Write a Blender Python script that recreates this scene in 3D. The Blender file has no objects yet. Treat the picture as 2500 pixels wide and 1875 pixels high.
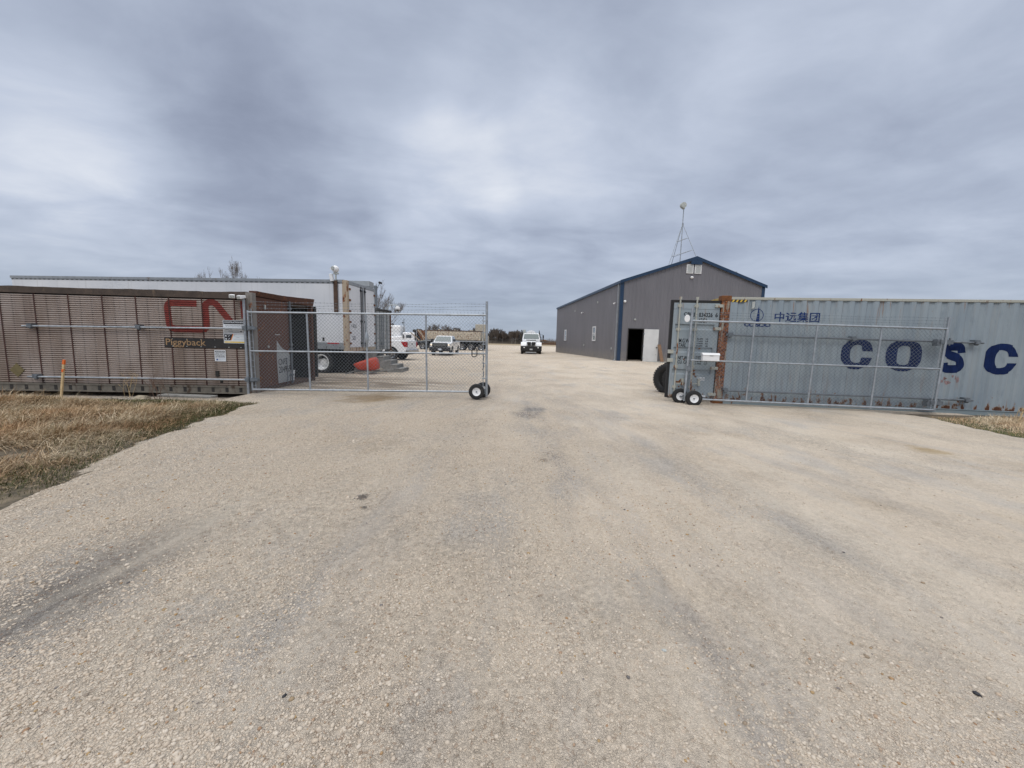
import bpy, bmesh, math, random
import numpy as np
from mathutils import Vector, Matrix, noise
R = math.radians
PI = math.pi
SC = bpy.context.scene
COL = SC.collection

# ------------------------------------------------------------------ camera, light, exposure
cam_d = bpy.data.cameras.new('camera'); cam = bpy.data.objects.new('camera', cam_d); COL.objects.link(cam)
cam_d.sensor_width = 36.0; cam_d.lens = 36.0*940/2500; cam_d.clip_start = 0.05; cam_d.clip_end = 5000
_p, _r = R(6.5), R(1.4)
_f = Vector((0, math.cos(_p), -math.sin(_p))); _u = Vector((0, math.sin(_p), math.cos(_p))); _x = Vector((1, 0, 0))
_x2 = math.cos(_r)*_x + math.sin(_r)*_u; _u2 = -math.sin(_r)*_x + math.cos(_r)*_u
cam.matrix_world = Matrix(((_x2.x, _u2.x, -_f.x, 0), (_x2.y, _u2.y, -_f.y, 0), (_x2.z, _u2.z, -_f.z, 1.6), (0, 0, 0, 1)))
SC.camera = cam
SC.view_settings.view_transform = 'Standard'; SC.view_settings.look = 'None'
SC.view_settings.exposure = 0.0; SC.view_settings.gamma = 1.0
SC.cycles.max_bounces = 6

SUN_EL, SUN_AZ = 48, 200          # soft sun, high and behind the camera, veiled by the cloud deck
sun_d = bpy.data.lights.new('sun', 'SUN'); sun_d.energy = 1.15; sun_d.angle = R(25); sun_d.color = (1.0, .97, .93)
sun = bpy.data.objects.new('sun', sun_d); COL.objects.link(sun)
_a, _e = R(SUN_AZ), R(SUN_EL)
sd = Vector((math.sin(_a)*math.cos(_e), math.cos(_a)*math.cos(_e), math.sin(_e)))
sun.rotation_euler = sd.to_track_quat('Z', 'Y').to_euler()

world = bpy.data.worlds.new('World'); SC.world = world; world.use_nodes = True

class NT:
    """small helper round a node tree"""
    def __init__(s, nt): s.nt = nt; nt.nodes.clear()
    def n(s, t, **kw):
        nd = s.nt.nodes.new(t)
        for k, v in kw.items():
            if k == 'inp':
                for kk, vv in v.items():
                    if isinstance(vv, bpy.types.NodeSocket): s.nt.links.new(vv, nd.inputs[kk])
                    else: nd.inputs[kk].default_value = vv
            else: setattr(nd, k, v)
        return nd
    def math(s, op, a, b=0.0, c=None, clamp=False):
        nd = s.nt.nodes.new('ShaderNodeMath'); nd.operation = op; nd.use_clamp = clamp
        for i, v in enumerate((a, b) if c is None else (a, b, c)):
            if isinstance(v, bpy.types.NodeSocket): s.nt.links.new(v, nd.inputs[i])
            else: nd.inputs[i].default_value = v
        return nd.outputs[0]
    def mix(s, fac, a, b, mode='MIX'):
        nd = s.nt.nodes.new('ShaderNodeMix'); nd.data_type = 'RGBA'; nd.blend_type = mode
        for i, v in ((0, fac), (6, a), (7, b)):
            if isinstance(v, bpy.types.NodeSocket): s.nt.links.new(v, nd.inputs[i])
            else: nd.inputs[i].default_value = v if i == 0 else (tuple(v)+(1,))[:4]
        return nd.outputs[2]
    def ramp(s, fac, stops, interp='LINEAR'):
        nd = s.nt.nodes.new('ShaderNodeValToRGB'); cr = nd.color_ramp; cr.interpolation = interp
        while len(cr.elements) > 1: cr.elements.remove(cr.elements[-1])
        for i, (p, c) in enumerate(stops):
            el = cr.elements[0] if i == 0 else cr.elements.new(p)
            el.position = p
            if not hasattr(c, '__len__'): c = (c, c, c)
            el.color = (*c, 1)
        s.nt.links.new(fac, nd.inputs[0]); return nd.outputs[0]
    def rng(s, v, a, b, c=0.0, d=1.0):
        nd = s.nt.nodes.new('ShaderNodeMapRange'); nd.clamp = True
        s.nt.links.new(v, nd.inputs[0])
        for i, q in enumerate((a, b, c, d)): nd.inputs[i+1].default_value = q
        return nd.outputs[0]
    def noise(s, vec, scale, detail=4, rough=.55, dist=0.0):
        nd = s.n('ShaderNodeTexNoise', inp={'Vector': vec, 'Scale': scale, 'Detail': detail, 'Roughness': rough, 'Distortion': dist})
        return nd.outputs[0]
    def mapv(s, vec, scale=(1, 1, 1), loc=(0, 0, 0), rot=(0, 0, 0)):
        return s.n('ShaderNodeMapping', inp={'Vector': vec, 'Scale': scale, 'Location': loc, 'Rotation': rot}).outputs[0]
    def link(s, a, b): s.nt.links.new(a, b)

def build_world():
    w = NT(world.node_tree)
    tc = w.n('ShaderNodeTexCoord'); g = tc.outputs['Generated']
    sep = w.n('ShaderNodeSeparateXYZ', inp={0: g}); zz = w.math('ADD', w.math('MAXIMUM', sep.outputs[2], 0.0), 0.16)
    u = w.math('DIVIDE', sep.outputs[0], zz); v = w.math('DIVIDE', sep.outputs[1], zz)
    uv = w.n('ShaderNodeCombineXYZ', inp={0: u, 1: v}).outputs[0]
    # cloud deck: soft large folds stretched along one wind direction, plus finer wisps
    uvr = w.mapv(uv, (0.75, 1.0, 1), (5.4, 2.2, 0), (0, 0, R(-35)))
    n1 = w.noise(uvr, 0.75, 6, .5, .35)
    n2 = w.noise(w.mapv(uv, (.85, 1.15, 1), (7, 3, 2), (0, 0, R(-30))), 2.4, 7, .55, .3)
    val = w.math('ADD', w.math('MULTIPLY', w.math('SUBTRACT', n1, .5), 0.62), w.math('MULTIPLY', w.math('SUBTRACT', n2, .5), 0.60))
    # warped direction used to place the larger masses of the deck
    wn = w.n('ShaderNodeTexNoise', inp={'Vector': g, 'Scale': 3.2, 'Detail': 4, 'Roughness': .55}).outputs[1]
    wv = w.n('ShaderNodeVectorMath', operation='MULTIPLY_ADD', inp={0: wn, 1: (.22, .22, .17), 2: g}).outputs[0]
    wv = w.n('ShaderNodeVectorMath', operation='SUBTRACT', inp={0: wv, 1: (.11, .11, .085)}).outputs[0]
    wv = w.n('ShaderNodeVectorMath', operation='NORMALIZE', inp={0: wv}).outputs[0]
    blobs = [((-.600, .705, .380), .982, -.13), ((-.500, .790, .345), .988, -.13), ((-.620, .650, .440), .990, -.04), ((-.40, .865, .30), .994, -.06), ((-.30, .80, .52), .985, .06),
             ((-.203, .945, .255), .992, -.10), ((.14, .804, .578), .985, -.09), ((.033, .911, .410), .988, -.03),
             ((-.150, .935, .325), .992, .22), ((-.26, .945, .22), .996, .06), ((-.03, .875, .475), .988, .12), ((.12, .90, .41), .990, .10), ((-.661, .701, .266), .990, .15),
             ((-.678, .605, .417), .985, .16), ((-.76, .60, .300), .985, .13), ((.246, .846, .473), .985, .07),
             ((.50, .66, .55), .975, .05), ((-.313, .926, .211), .995, -.05), ((.60, .76, .25), .985, -.05), ((.35, .90, .22), .99, .03)]
    for d, c, amp in blobs:
        dp = w.n('ShaderNodeVectorMath', operation='DOT_PRODUCT', inp={0: wv, 1: Vector(d).normalized()}).outputs[1]
        nd = w.n('ShaderNodeMapRange', interpolation_type='SMOOTHSTEP', inp={0: dp, 1: 1-(1-c)*2.4, 2: 1-(1-c)*.15, 3: 0.0, 4: amp})
        val = w.math('ADD', val, nd.outputs[0])
    val = w.math('ADD', val, .5)
    col = w.ramp(val, [(0.05, (.240, .275, .372)), (.30, (.340, .387, .500)), (.50, (.452, .510, .632)), (.68, (.565, .625, .750)), (.92, (.77, .81, .89))])
    # nearer the horizon the deck closes into an even blue grey
    hz = w.rng(sep.outputs[2], 0.0, 0.22, 1, 0)
    hz = w.math('POWER', hz, 1.6)
    col = w.mix(w.math('MULTIPLY', hz, .75), col, (.330, .395, .490))
    # an overcast sky is brighter overhead than towards the horizon
    col = w.mix(w.rng(sep.outputs[2], .64, .85, 0, .85), col, (.50, .485, .455))
    up = w.rng(sep.outputs[2], .64, .92, 1.0, 4.1)
    colv = w.n('ShaderNodeVectorMath', operation='SCALE', inp={0: col}); w.link(up, colv.inputs['Scale'])
    sky = w.n('ShaderNodeTexSky', sky_type='NISHITA', sun_disc=False, sun_elevation=R(SUN_EL), sun_rotation=R(SUN_AZ))
    skyv = w.n('ShaderNodeVectorMath', operation='SCALE', inp={0: sky.outputs[0], 'Scale': .10}).outputs[0]
    fin = w.mix(.94, skyv, colv.outputs[0])
    bg = w.n('ShaderNodeBackground', inp={'Color': fin, 'Strength': 1.0})
    out = w.n('ShaderNodeOutputWorld'); w.link(bg.outputs[0], out.inputs[0])
build_world()

# ------------------------------------------------------------------ materials
MATS = {}
def newmat(name):
    m = bpy.data.materials.new(name); m.use_nodes = True; MATS[name] = m
    return m, NT(m.node_tree)
def finish(t, color, rough=.6, metal=0.0, bumph=None, bstr=.3, bdist=.01, **kw):
    b = t.n('ShaderNodeBsdfPrincipled'); o = t.n('ShaderNodeOutputMaterial')
    for k, v in (('Base Color', color), ('Roughness', rough), ('Metallic', metal)):
        if isinstance(v, bpy.types.NodeSocket): t.link(v, b.inputs[k])
        else: b.inputs[k].default_value = v if not hasattr(v, '__len__') else (*v, 1)
    for k, v in kw.items(): b.inputs[k.replace('_', ' ')].default_value = v
    if bumph is not None:
        bp = t.n('ShaderNodeBump', inp={'Strength': bstr, 'Distance': bdist, 'Height': bumph}); t.link(bp.outputs[0], b.inputs['Normal'])
    t.link(b.outputs[0], o.inputs[0]); return b
def simple(name, col, rough=.6, metal=0.0, var=.15, scale=6, dirt=None, bump=0.0, **kw):
    """paint / plastic / metal with uneven tone, optional dirt patches (colour, scale, threshold)"""
    m, t = newmat(name); c = t.n('ShaderNodeTexCoord').outputs['Object']
    n = t.noise(c, scale, 5, .6)
    dark = tuple(x*(1-var) for x in col); lite = tuple(min(1, x*(1+var)) for x in col)
    cc = t.mix(t.rng(n, .3, .7), dark, lite)
    if dirt:
        dn = t.noise(t.mapv(c, (1, 1, .45)), dirt[1], 6, .65)
        cc = t.mix(t.rng(dn, dirt[2], dirt[2]+.1, 0, .9), cc, dirt[0])
    rr = t.rng(n, .3, .7, max(0, rough-.08), min(1, rough+.08))
    finish(t, cc, rr, metal, t.noise(c, scale*6, 3) if bump else None, bump, .004, **kw)
    return m
simple('galv', (.37, .40, .43), .45, .55, .22, 9)
simple('galv_dull', (.17, .19, .21), .55, .4, .25, 12)
simple('white_paint', (.74, .75, .76), .35, 0, .05, 3, dirt=((.45, .42, .36), 5, .68))
simple('vehicle_white', (.78, .79, .81), .22, 0, .04, 2, dirt=((.5, .46, .4), 3, .66), Coat_Weight=.4)
simple('white_plastic', (.8, .8, .8), .4, 0, .04, 4)
simple('black_rubber', (.014, .014, .015), .65, 0, .3, 20, dirt=((.12, .11, .09), 9, .62))
simple('black_plastic', (.012, .012, .013), .45, 0, .3, 12)
simple('dark_gap', (.010, .010, .010), .9, 0, .3, 5)
simple('navy_trim', (.012, .036, .080), .4, 0, .15, 4)
simple('gasket', (.012, .012, .013), .7, 0, .2, 9)
simple('wood_grey', (.23, .225, .21), .8, 0, .3, 14, bump=.3)
simple('wood_brown', (.20, .12, .07), .8, 0, .35, 12, bump=.3)
simple('wood_dark', (.085, .050, .034), .85, 0, .35, 12, bump=.3)
simple('orange_paint', (.75, .16, .03), .6, 0, .2, 20)
simple('stake_wood', (.62, .46, .25), .75, 0, .2, 20)
simple('red_plastic', (.42, .042, .016), .5, 0, .2, 6, dirt=((.25, .05, .03), 4, .6))
simple('tan_paint', (.48, .43, .34), .6, 0, .12, 3)
simple('door_white', (.63, .63, .62), .5, 0, .06, 2.5, dirt=((.4, .38, .34), 4, .66))
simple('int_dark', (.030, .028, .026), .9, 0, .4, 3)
simple('int_black', (.006, .006, .006), .95, 0, .3, 3)
simple('navy_letter', (.007, .019, .078), .7, 0, .25, 5, dirt=((.03, .04, .09), 8, .68), Specular_IOR_Level=.15)
simple('blue_letter', (.009, .030, .125), .7, 0, .2, 5, Specular_IOR_Level=.15)
simple('flaked_paint', (.27, .19, .19), .8, 0, .3, 12, dirt=((.09, .04, .03), 14, .55))
simple('black_letter', (.008, .009, .012), .8, 0, .2, 9, Specular_IOR_Level=.1)
simple('cn_red', (.21, .034, .025), .6, 0, .28, 7, dirt=((.10, .02, .015), 6, .60))
simple('pig_tan', (.33, .21, .11), .7, 0, .3, 14, dirt=((.06, .04, .03), 20, .62))
simple('board_black', (.022, .020, .020), .7, 0, .35, 8, dirt=((.15, .14, .12), 16, .70))
simple('sign_white', (.66, .69, .72), .45, 0, .04, 6)
simple('sign_black', (.02, .02, .025), .5, 0, .1, 6)
simple('sign_grey', (.45, .46, .47), .5, 0, .05, 6)
simple('sign_pale', (.56, .63, .67), .5, 0, .05, 6)
simple('sign_yellow', (.72, .48, .03), .5, 0, .08, 6)
simple('sign_orange', (.75, .25, .05), .5, 0, .08, 6)
simple('sign_blue', (.03, .08, .25), .5, 0, .08, 6)
simple('haz_yellow', (.62, .42, .06), .6, 0, .2, 12)
simple('red_tape', (.42, .02, .03), .4, 0, .1, 9)
simple('taillight', (.35, .012, .015), .18, 0, .2, 9, Coat_Weight=.6)
simple('olive', (.155, .125, .055), .7, 0, .2, 9)
simple('blue_plastic', (.015, .05, .20), .5, 0, .2, 5)
simple('grey_panel', (.34, .36, .37), .5, .2, .12, 3, dirt=((.18, .14, .1), 3, .6))
simple('grey_rail', (.30, .32, .34), .5, .3, .15, 5, dirt=((.16, .11, .07), 2, .62))
simple('building_trim_white', (.66, .66, .66), .5, 0, .05, 5)
simple('concrete', (.33, .31, .28), .9, 0, .15, 9, bump=.3)
simple('rock', (.36, .31, .23), .9, 0, .3, 9, bump=.5)
simple('bark', (.125, .108, .090), .95, 0, .3, 6)
simple('twig', (.135, .112, .095), .95, 0, .3, 3)
simple('twig_red', (.15, .090, .060), .95, 0, .3, 3)
simple('pale_bark', (.24, .22, .19), .9, 0, .3, 3)
simple('chrome', (.55, .56, .58), .2, .9, .1, 9)
simple('rust_part', (.16, .062, .022), .85, .1, .45, 14, bump=.4)
simple('vent_grey', (.42, .44, .42), .6, 0, .1, 9)

def glass(name, tint, rough=.06):
    m, t = newmat(name); c = t.n('ShaderNodeTexCoord').outputs['Object']
    finish(t, t.mix(t.noise(c, 3), tint, tuple(x*1.5 for x in tint)), rough, 0, None, Specular_IOR_Level=.9, Coat_Weight=1.0, Coat_Roughness=.03)
glass('glass_dark', (.012, .018, .022)); glass('glass_teal', (.018, .045, .052)); glass('glass_window', (.035, .045, .05))
def emis(name, col, s):
    m, t = newmat(name); c = t.n('ShaderNodeTexCoord').outputs['Object']
    e = t.n('ShaderNodeEmission', inp={'Color': t.mix(t.noise(c, 20), col, tuple(x*.8 for x in col)), 'Strength': s}); o = t.n('ShaderNodeOutputMaterial'); t.link(e.outputs[0], o.inputs[0])
emis('headlight_on', (1, .86, .68), 1.3)

def mat_container_blue(name='cont_blue', base=(.235, .285, .325), base2=(.31, .358, .385), rust=True):
    m, t = newmat(name); c = t.n('ShaderNodeTexCoord').outputs['Object']
    sp = t.n('ShaderNodeSeparateXYZ', inp={0: c})
    cc = t.mix(t.rng(t.noise(t.mapv(c, (1.1, 1, .35)), 1.6, 5), .3, .7), base, base2)
    st = t.noise(t.mapv(c, (7, 7, .35)), 1.5, 5, .6)                     # run-down streaks
    cc = t.mix(t.rng(st, .52, .8, 0, .5), cc, (.33, .32, .29))
    grime = t.noise(t.mapv(c, (3, 3, 1.2)), 2.2, 6, .6)
    cc = t.mix(t.rng(grime, .55, .75, 0, .45), cc, (.15, .19, .23))
    if rust:
        low = t.rng(sp.outputs[2], .12, .60, .215, -.04)                  # rust eats the foot of the wall
        hi = t.rng(sp.outputs[2], 2.3, 2.85, -.02, .05)
        per = t.math('MULTIPLY', t.math('COSINE', t.math('MULTIPLY', t.math('SUBTRACT', sp.outputs[0], .11), 2*PI/.28)), .075)
        rn = t.noise(t.mapv(c, (1.0, 1, .55)), 8.5, 6, .62)
        rv = t.math('ADD', t.math('ADD', t.math('ADD', rn, low), hi), t.math('MULTIPLY', per, t.rng(sp.outputs[2], .1, .5, 1, 0)))
        vs = t.noise(t.mapv(c, (1, 1, .09), (3, 0, 0)), 11, 4, .6)
        vm = t.math('MULTIPLY', t.rng(vs, .60, .70), t.math('ADD', t.rng(sp.outputs[2], 1.7, 2.8, 0, .85), t.rng(sp.outputs[2], .15, 1.1, .75, .0)))
        cc = t.mix(vm, cc, (.24, .125, .06))
        rr = t.noise(c, 30, 4)
        halo = t.rng(rv, .655, .70, 0, .8); core = t.rng(rv, .70, .73)
        cc = t.mix(halo, cc, (.27, .145, .065))
        cc = t.mix(core, cc, t.mix(rr, (.035, .014, .008), (.15, .05, .018)))
    finish(t, cc, .55, 0, t.noise(c, 25, 4), .12, .004)
mat_container_blue()
mat_container_blue('cont_door', (.250, .300, .335), (.31, .358, .385))

def mat_rusty(name, paint, thr, z0=None, st=.35):
    m, t = newmat(name); c = t.n('ShaderNodeTexCoord').outputs['Object']
    n = t.noise(t.mapv(c, (1, 1, st)), 7, 7, .65)
    rr = t.noise(c, 22, 5, .6)
    rust = t.ramp(rr, [(.32, (.030, .012, .008)), (.45, (.12, .040, .016)), (.58, (.26, .095, .034)), (.72, (.42, .19, .08))])
    cc = t.mix(t.rng(n, thr, thr+.05), paint, rust)
    finish(t, cc, .8, 0, rr, .4, .005)
mat_rusty('post_rust', (.30, .285, .235), .42, None, .14)
mat_rusty('header_rust', (.36, .33, .26), .55)
mat_rusty('rail_pale', (.40, .40, .35), .58)
mat_rusty('rail_blue', (.22, .27, .29), .62)
mat_rusty('tub_rust', (.56, .50, .40), .56)
mat_rusty('beige_rust', (.42, .34, .25), .55)
mat_rusty('post_pale', (.215, .195, .175), .60)
mat_rusty('brown_door', (.092, .038, .023), .58)

SEAM = .81
def mat_fluted():
    m, t = newmat('fluted_alu'); c = t.n('ShaderNodeTexCoord').outputs['Object']
    sp = t.n('ShaderNodeSeparateXYZ', inp={0: c}); X, Z = sp.outputs[0], sp.outputs[2]
    cc = t.mix(t.rng(t.noise(t.mapv(c, (1, 1, .5)), .9, 6, .6), .32, .68), (.345, .262, .212), (.47, .405, .362))
    brown = t.math('ADD', t.noise(t.mapv(c, (1.2, 1, .35)), 1.3, 6, .6), t.rng(X, -3, 0, 0, .12))
    brown = t.math('ADD', brown, t.rng(Z, .2, 1.6, .12, 0))
    cc = t.mix(t.rng(brown, .54, .74, 0, .75), cc, (.215, .150, .105))
    streak = t.noise(t.mapv(c, (9, 1, .25)), 1.2, 4, .6)
    cc = t.mix(t.rng(streak, .55, .75, 0, .55), cc, (.085, .042, .028))
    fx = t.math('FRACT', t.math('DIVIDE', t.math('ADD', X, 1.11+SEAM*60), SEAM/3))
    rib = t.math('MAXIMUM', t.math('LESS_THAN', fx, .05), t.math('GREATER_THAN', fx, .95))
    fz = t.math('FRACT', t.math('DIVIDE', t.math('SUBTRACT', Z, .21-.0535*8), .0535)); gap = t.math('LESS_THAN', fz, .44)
    cc = t.mix(t.math('MULTIPLY', gap, .42), cc, t.mix(1.0, cc, (.42, .35, .31), 'MULTIPLY'))  # shade of the grooves put into the colour, along with dirt
    cc = t.mix(t.math('MULTIPLY', t.math('GREATER_THAN', fz, .62), .25), cc, (.56, .52, .49))  # slat ridges lightened in the colour as if lit
    dash = t.math('MULTIPLY', rib, t.math('ADD', t.math('MULTIPLY', gap, .75), .15))
    cc = t.mix(t.math('MULTIPLY', dash, .9), cc, (.030, .014, .012))
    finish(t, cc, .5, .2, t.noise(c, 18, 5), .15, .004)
mat_fluted()
simple('brown_rail', (.075, .055, .042), .7, .1, .35, 5, dirt=((.17, .12, .08), 6, .6))
simple('foot_rail', (.16, .145, .12), .75, .1, .3, 5, dirt=((.06, .035, .02), 6, .55))
simple('seam_rust', (.055, .022, .017), .8, 0, .4, 9)

def mat_trailer_white():
    m, t = newmat('trailer_white'); c = t.n('ShaderNodeTexCoord').outputs['Object']
    cc = t.mix(t.rng(t.noise(c, .9, 5), .3, .7), (.62, .64, .67), (.72, .73, .75))
    st = t.noise(t.mapv(c, (6, 6, .3)), 1.3, 4)
    cc = t.mix(t.rng(st, .6, .8, 0, .35), cc, (.33, .31, .29))
    scuff = t.noise(t.mapv(c, (1, 1, 7)), 3.1, 6, .7)
    cc = t.mix(t.rng(scuff, .73, .75, 0, .7), cc, (.16, .15, .14))
    finish(t, cc, .4, 0, None)
mat_trailer_white()
def mat_bwall(name):
    m, t = newmat(name); c = t.n('ShaderNodeTexCoord').outputs['Object']
    cc = t.mix(t.rng(t.noise(t.mapv(c, (1.4, 1.4, .3)), 1.0, 5), .3, .7), (.158, .153, .164), (.190, .183, .195))
    cc = t.mix(t.rng(t.noise(t.mapv(c, (.3, .3, 1.5)), .8, 4), .5, .8, 0, .4), cc, (.19, .185, .185))
    z = t.n('ShaderNodeSeparateXYZ', inp={0: c}).outputs[2]
    cc = t.mix(t.math('MULTIPLY', t.rng(z, .15, 1.1, .75, 0), t.rng(t.noise(c, 3, 5), .3, .6)), cc, (.30, .27, .225))
    cc = t.mix(t.rng(t.noise(t.mapv(c, (5, 5, .15)), 1.5, 4), .56, .75, 0, .35), cc, (.11, .108, .115))
    finish(t, cc, .42, .15, t.noise(c, .9, 3), .08, .05)
mat_bwall('bwall')

def mat_gravel():
    m, t = newmat('gravel_ground'); c = t.n('ShaderNodeTexCoord').outputs['Object']
    sp = t.n('ShaderNodeSeparateXYZ', inp={0: c}); X, Y = sp.outputs[0], sp.outputs[1]
    # large patches: pale limestone dust, ochre clay, grey fines
    big = t.noise(t.mapv(c, (1, .55, 1)), .42, 6, .6)
    cc = t.mix(t.rng(big, .3, .7), (.625, .535, .430), (.700, .622, .518))
    och = t.noise(t.mapv(c, (1, 1.5, 1), (4, 9, 0)), .33, 6, .6)
    cc = t.mix(t.rng(och, .56, .72, 0, .35), cc, (.42, .315, .19))
    far = t.rng(Y, 12, 45, 0, .35)
    yard = t.noise(t.mapv(c, (.4, 1.6, 1), (1, 5, 0)), .22, 6, .65)
    cc = t.mix(t.math('MULTIPLY', t.rng(yard, .45, .65), far), cc, (.28, .235, .18))
    # dirt driven on in front of the trailer, behind the gate
    dx = t.math('SUBTRACT', X, -6.2); dy = t.math('SUBTRACT', Y, 13.0)
    d2 = t.math('ADD', t.math('POWER', t.math('DIVIDE', dx, 4.5), 2.0), t.math('POWER', t.math('DIVIDE', dy, 2.3), 2.0))
    mk = t.math('MULTIPLY', t.rng(d2, .35, 1.3, 1, 0), t.rng(t.noise(t.mapv(c, (.5, 2, 1)), 1.2, 5), .35, .55))
    cc = t.mix(t.math('MULTIPLY', mk, .75), cc, (.165, .125, .09))
    # wheel tracks: blue grey compacted fines, long along the drive
    wob = t.math('MULTIPLY', t.math('SUBTRACT', t.noise(t.mapv(c, (.3, .3, .3)), .8, 2), .5), .45)
    def track(x0, slope, curve, wdt, amt, cc, y0, y1, col=(.315, .300, .290)):
        yy = t.math('SUBTRACT', Y, 2.0)
        ctr = t.math('ADD', t.math('ADD', x0, t.math('MULTIPLY', yy, slope)), t.math('MULTIPLY', t.math('POWER', t.math('MAXIMUM', yy, 0.0), 2.0), curve))
        d = t.math('ABSOLUTE', t.math('SUBTRACT', t.math('ADD', X, wob), ctr))
        k = t.math('MULTIPLY', t.rng(d, 0.02, wdt, 1, 0), t.rng(t.noise(t.mapv(c, (2.2, .7, 1)), 1.5, 6, .6), .38, .60))
        k = t.math('MULTIPLY', k, t.math('MULTIPLY', t.rng(Y, y0-1, y0), t.rng(Y, y1, y1+3, 1, 0)))
        return t.mix(t.math('MULTIPLY', k, amt), cc, col)
    cc = track(0.98, -.14, .008, .38, .85, cc, 0, 9, (.33, .31, .295))
    cc = track(2.7, -.18, .0, .4, .5, cc, -2, 9, (.44, .42, .395))
    cc = track(-1.0, .10, .0, .3, .3, cc, -2, 12, (.40, .37, .34))
    cc = track(-1.2, .05, .0, .4, .35, cc, 2, 12)
    cc = track(1.7, -.02, .0, .9, .30, cc, -2, 30, (.56, .50, .44))
    # darker streak along the rut at the left of the drive
    q = t.math('ADD', t.math('ADD', X, 2.68), t.math('MULTIPLY', wob, .35))
    rm = t.math('MULTIPLY', t.rng(t.math('ABSOLUTE', q), .08, .62, 1, 0), t.math('MULTIPLY', t.rng(Y, 1.2, 1.6), t.rng(Y, 2.3, 3.3, 1, 0)))
    rm = t.math('MULTIPLY', rm, t.rng(t.noise(t.mapv(c, (3, 1.0, 1)), 1.5, 6, .65), .28, .50))
    cc = t.mix(t.math('MULTIPLY', rm, .80), cc, (.175, .170, .168))
    dust = t.noise(t.mapv(c, (1.2, .6, 1), (8, 1, 0)), 1.1, 6, .62)
    cc = t.mix(t.rng(dust, .52, .66, 0, .55), cc, (.51, .485, .455))
    # a few oil spots
    for sx, sy, sr, col in ((-1.447, 3.641, .085, (.05, .05, .055)), (-1.35, 3.42, .04, (.07, .07, .07)), (.30, 8.1, .45, (.24, .23, .225)), (.544, 8.7, .35, (.25, .245, .24)), (-3.6, 9.9, .9, (.33, .235, .13)), (6.6, 5.9, .28, (.48, .36, .20)), (.45, 5.0, .10, (.2, .17, .14))):
        ex = t.math('SUBTRACT', X, sx); ey = t.math('MULTIPLY', t.math('SUBTRACT', Y, sy), .8)
        dd = t.math('SQRT', t.math('ADD', t.math('POWER', ex, 2.0), t.math('POWER', ey, 2.0)))
        dd = t.math('ADD', dd, t.math('MULTIPLY', t.math('SUBTRACT', t.noise(c, 2.5/sr*.6, 4, .7), .5), sr*1.6))
        cc = t.mix(t.math('MULTIPLY', t.rng(dd, sr*.35, sr, 1, 0), .8), cc, col)
    # individual stones at three sizes; gaps between them carry painted shade and brown dirt
    loose = t.math('ADD', t.noise(t.mapv(c, (1, .7, 1), (2, 2, 0)), .8, 6, .68), t.rng(X, -2.5, 2.8, .16, -.14))
    loose = t.rng(loose, .30, .66, .22, .95)
    cc = t.mix(loose, cc, t.mix(1.0, cc, (1.16, 1.15, 1.14), 'MULTIPLY'))
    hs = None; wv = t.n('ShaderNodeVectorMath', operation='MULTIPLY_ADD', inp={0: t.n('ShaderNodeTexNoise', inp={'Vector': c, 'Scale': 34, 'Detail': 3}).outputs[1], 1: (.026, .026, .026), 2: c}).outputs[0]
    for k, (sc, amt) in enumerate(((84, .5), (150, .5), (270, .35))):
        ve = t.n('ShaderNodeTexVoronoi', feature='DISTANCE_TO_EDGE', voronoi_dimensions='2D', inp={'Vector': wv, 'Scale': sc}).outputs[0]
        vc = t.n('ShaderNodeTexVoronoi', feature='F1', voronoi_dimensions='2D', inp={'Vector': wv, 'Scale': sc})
        hue = t.n('ShaderNodeSeparateColor', inp={0: vc.outputs[1]})
        tone = t.ramp(hue.outputs[0], [(0, .74), (.5, 1.0), (.93, 1.16), (.97, .62), (1, .45)])
        cc = t.mix(t.math('MULTIPLY', t.math('ADD', t.math('MULTIPLY', loose, .75), .25), amt), cc, t.mix(1.0, cc, tone, 'MULTIPLY'))
        if k == 0:
            wm = t.math('MULTIPLY', t.math('GREATER_THAN', hue.outputs[1], .94), loose)
            cc = t.mix(t.math('MULTIPLY', wm, .5), cc, (.36, .20, .11))
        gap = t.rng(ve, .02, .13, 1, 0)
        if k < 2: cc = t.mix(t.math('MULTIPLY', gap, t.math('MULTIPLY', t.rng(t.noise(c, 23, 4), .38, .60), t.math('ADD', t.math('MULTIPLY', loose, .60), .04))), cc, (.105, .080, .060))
        h = t.math('MULTIPLY', t.rng(ve, 0, .3), t.math('MULTIPLY', t.math('ADD', t.math('MULTIPLY', loose, .85), .15), (1.0, .55, .25)[k]))
        hs = h if hs is None else t.math('ADD', hs, h)
    spk = t.noise(t.mapv(c, (1, .7, 1)), 34, 3, .5)
    cc = t.mix(t.rng(spk, .64, .72, 0, .55), cc, t.mix(1.0, cc, (.50, .44, .38), 'MULTIPLY'))
    fine = t.noise(c, 160, 5, .7)
    cc = t.mix(t.rng(fine, .35, .7, .0, .30), cc, t.mix(1.0, cc, (.62, .60, .57), 'MULTIPLY'))
    mid = t.noise(t.mapv(c, (1, .6, 1)), 14, 6, .75)
    cc = t.mix(t.rng(mid, .50, .72, 0, .35), cc, t.mix(1.0, cc, (.70, .66, .61), 'MULTIPLY'))
    mid2 = t.noise(t.mapv(c, (.7, 1.6, 1)), 3.2, 7, .72)
    cc = t.mix(t.rng(mid2, .52, .72, 0, .12), cc, t.mix(1.0, cc, (.78, .74, .70), 'MULTIPLY'))
    # traffic fans out from the gate: long soft streaks running to it
    fx = t.math('SUBTRACT', X, .6); fy = t.math('SUBTRACT', 17.0, Y); th = t.math('ARCTAN2', fx, fy); rr_ = t.math('SQRT', t.math('ADD', t.math('POWER', fx, 2.0), t.math('POWER', fy, 2.0)))
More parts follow.
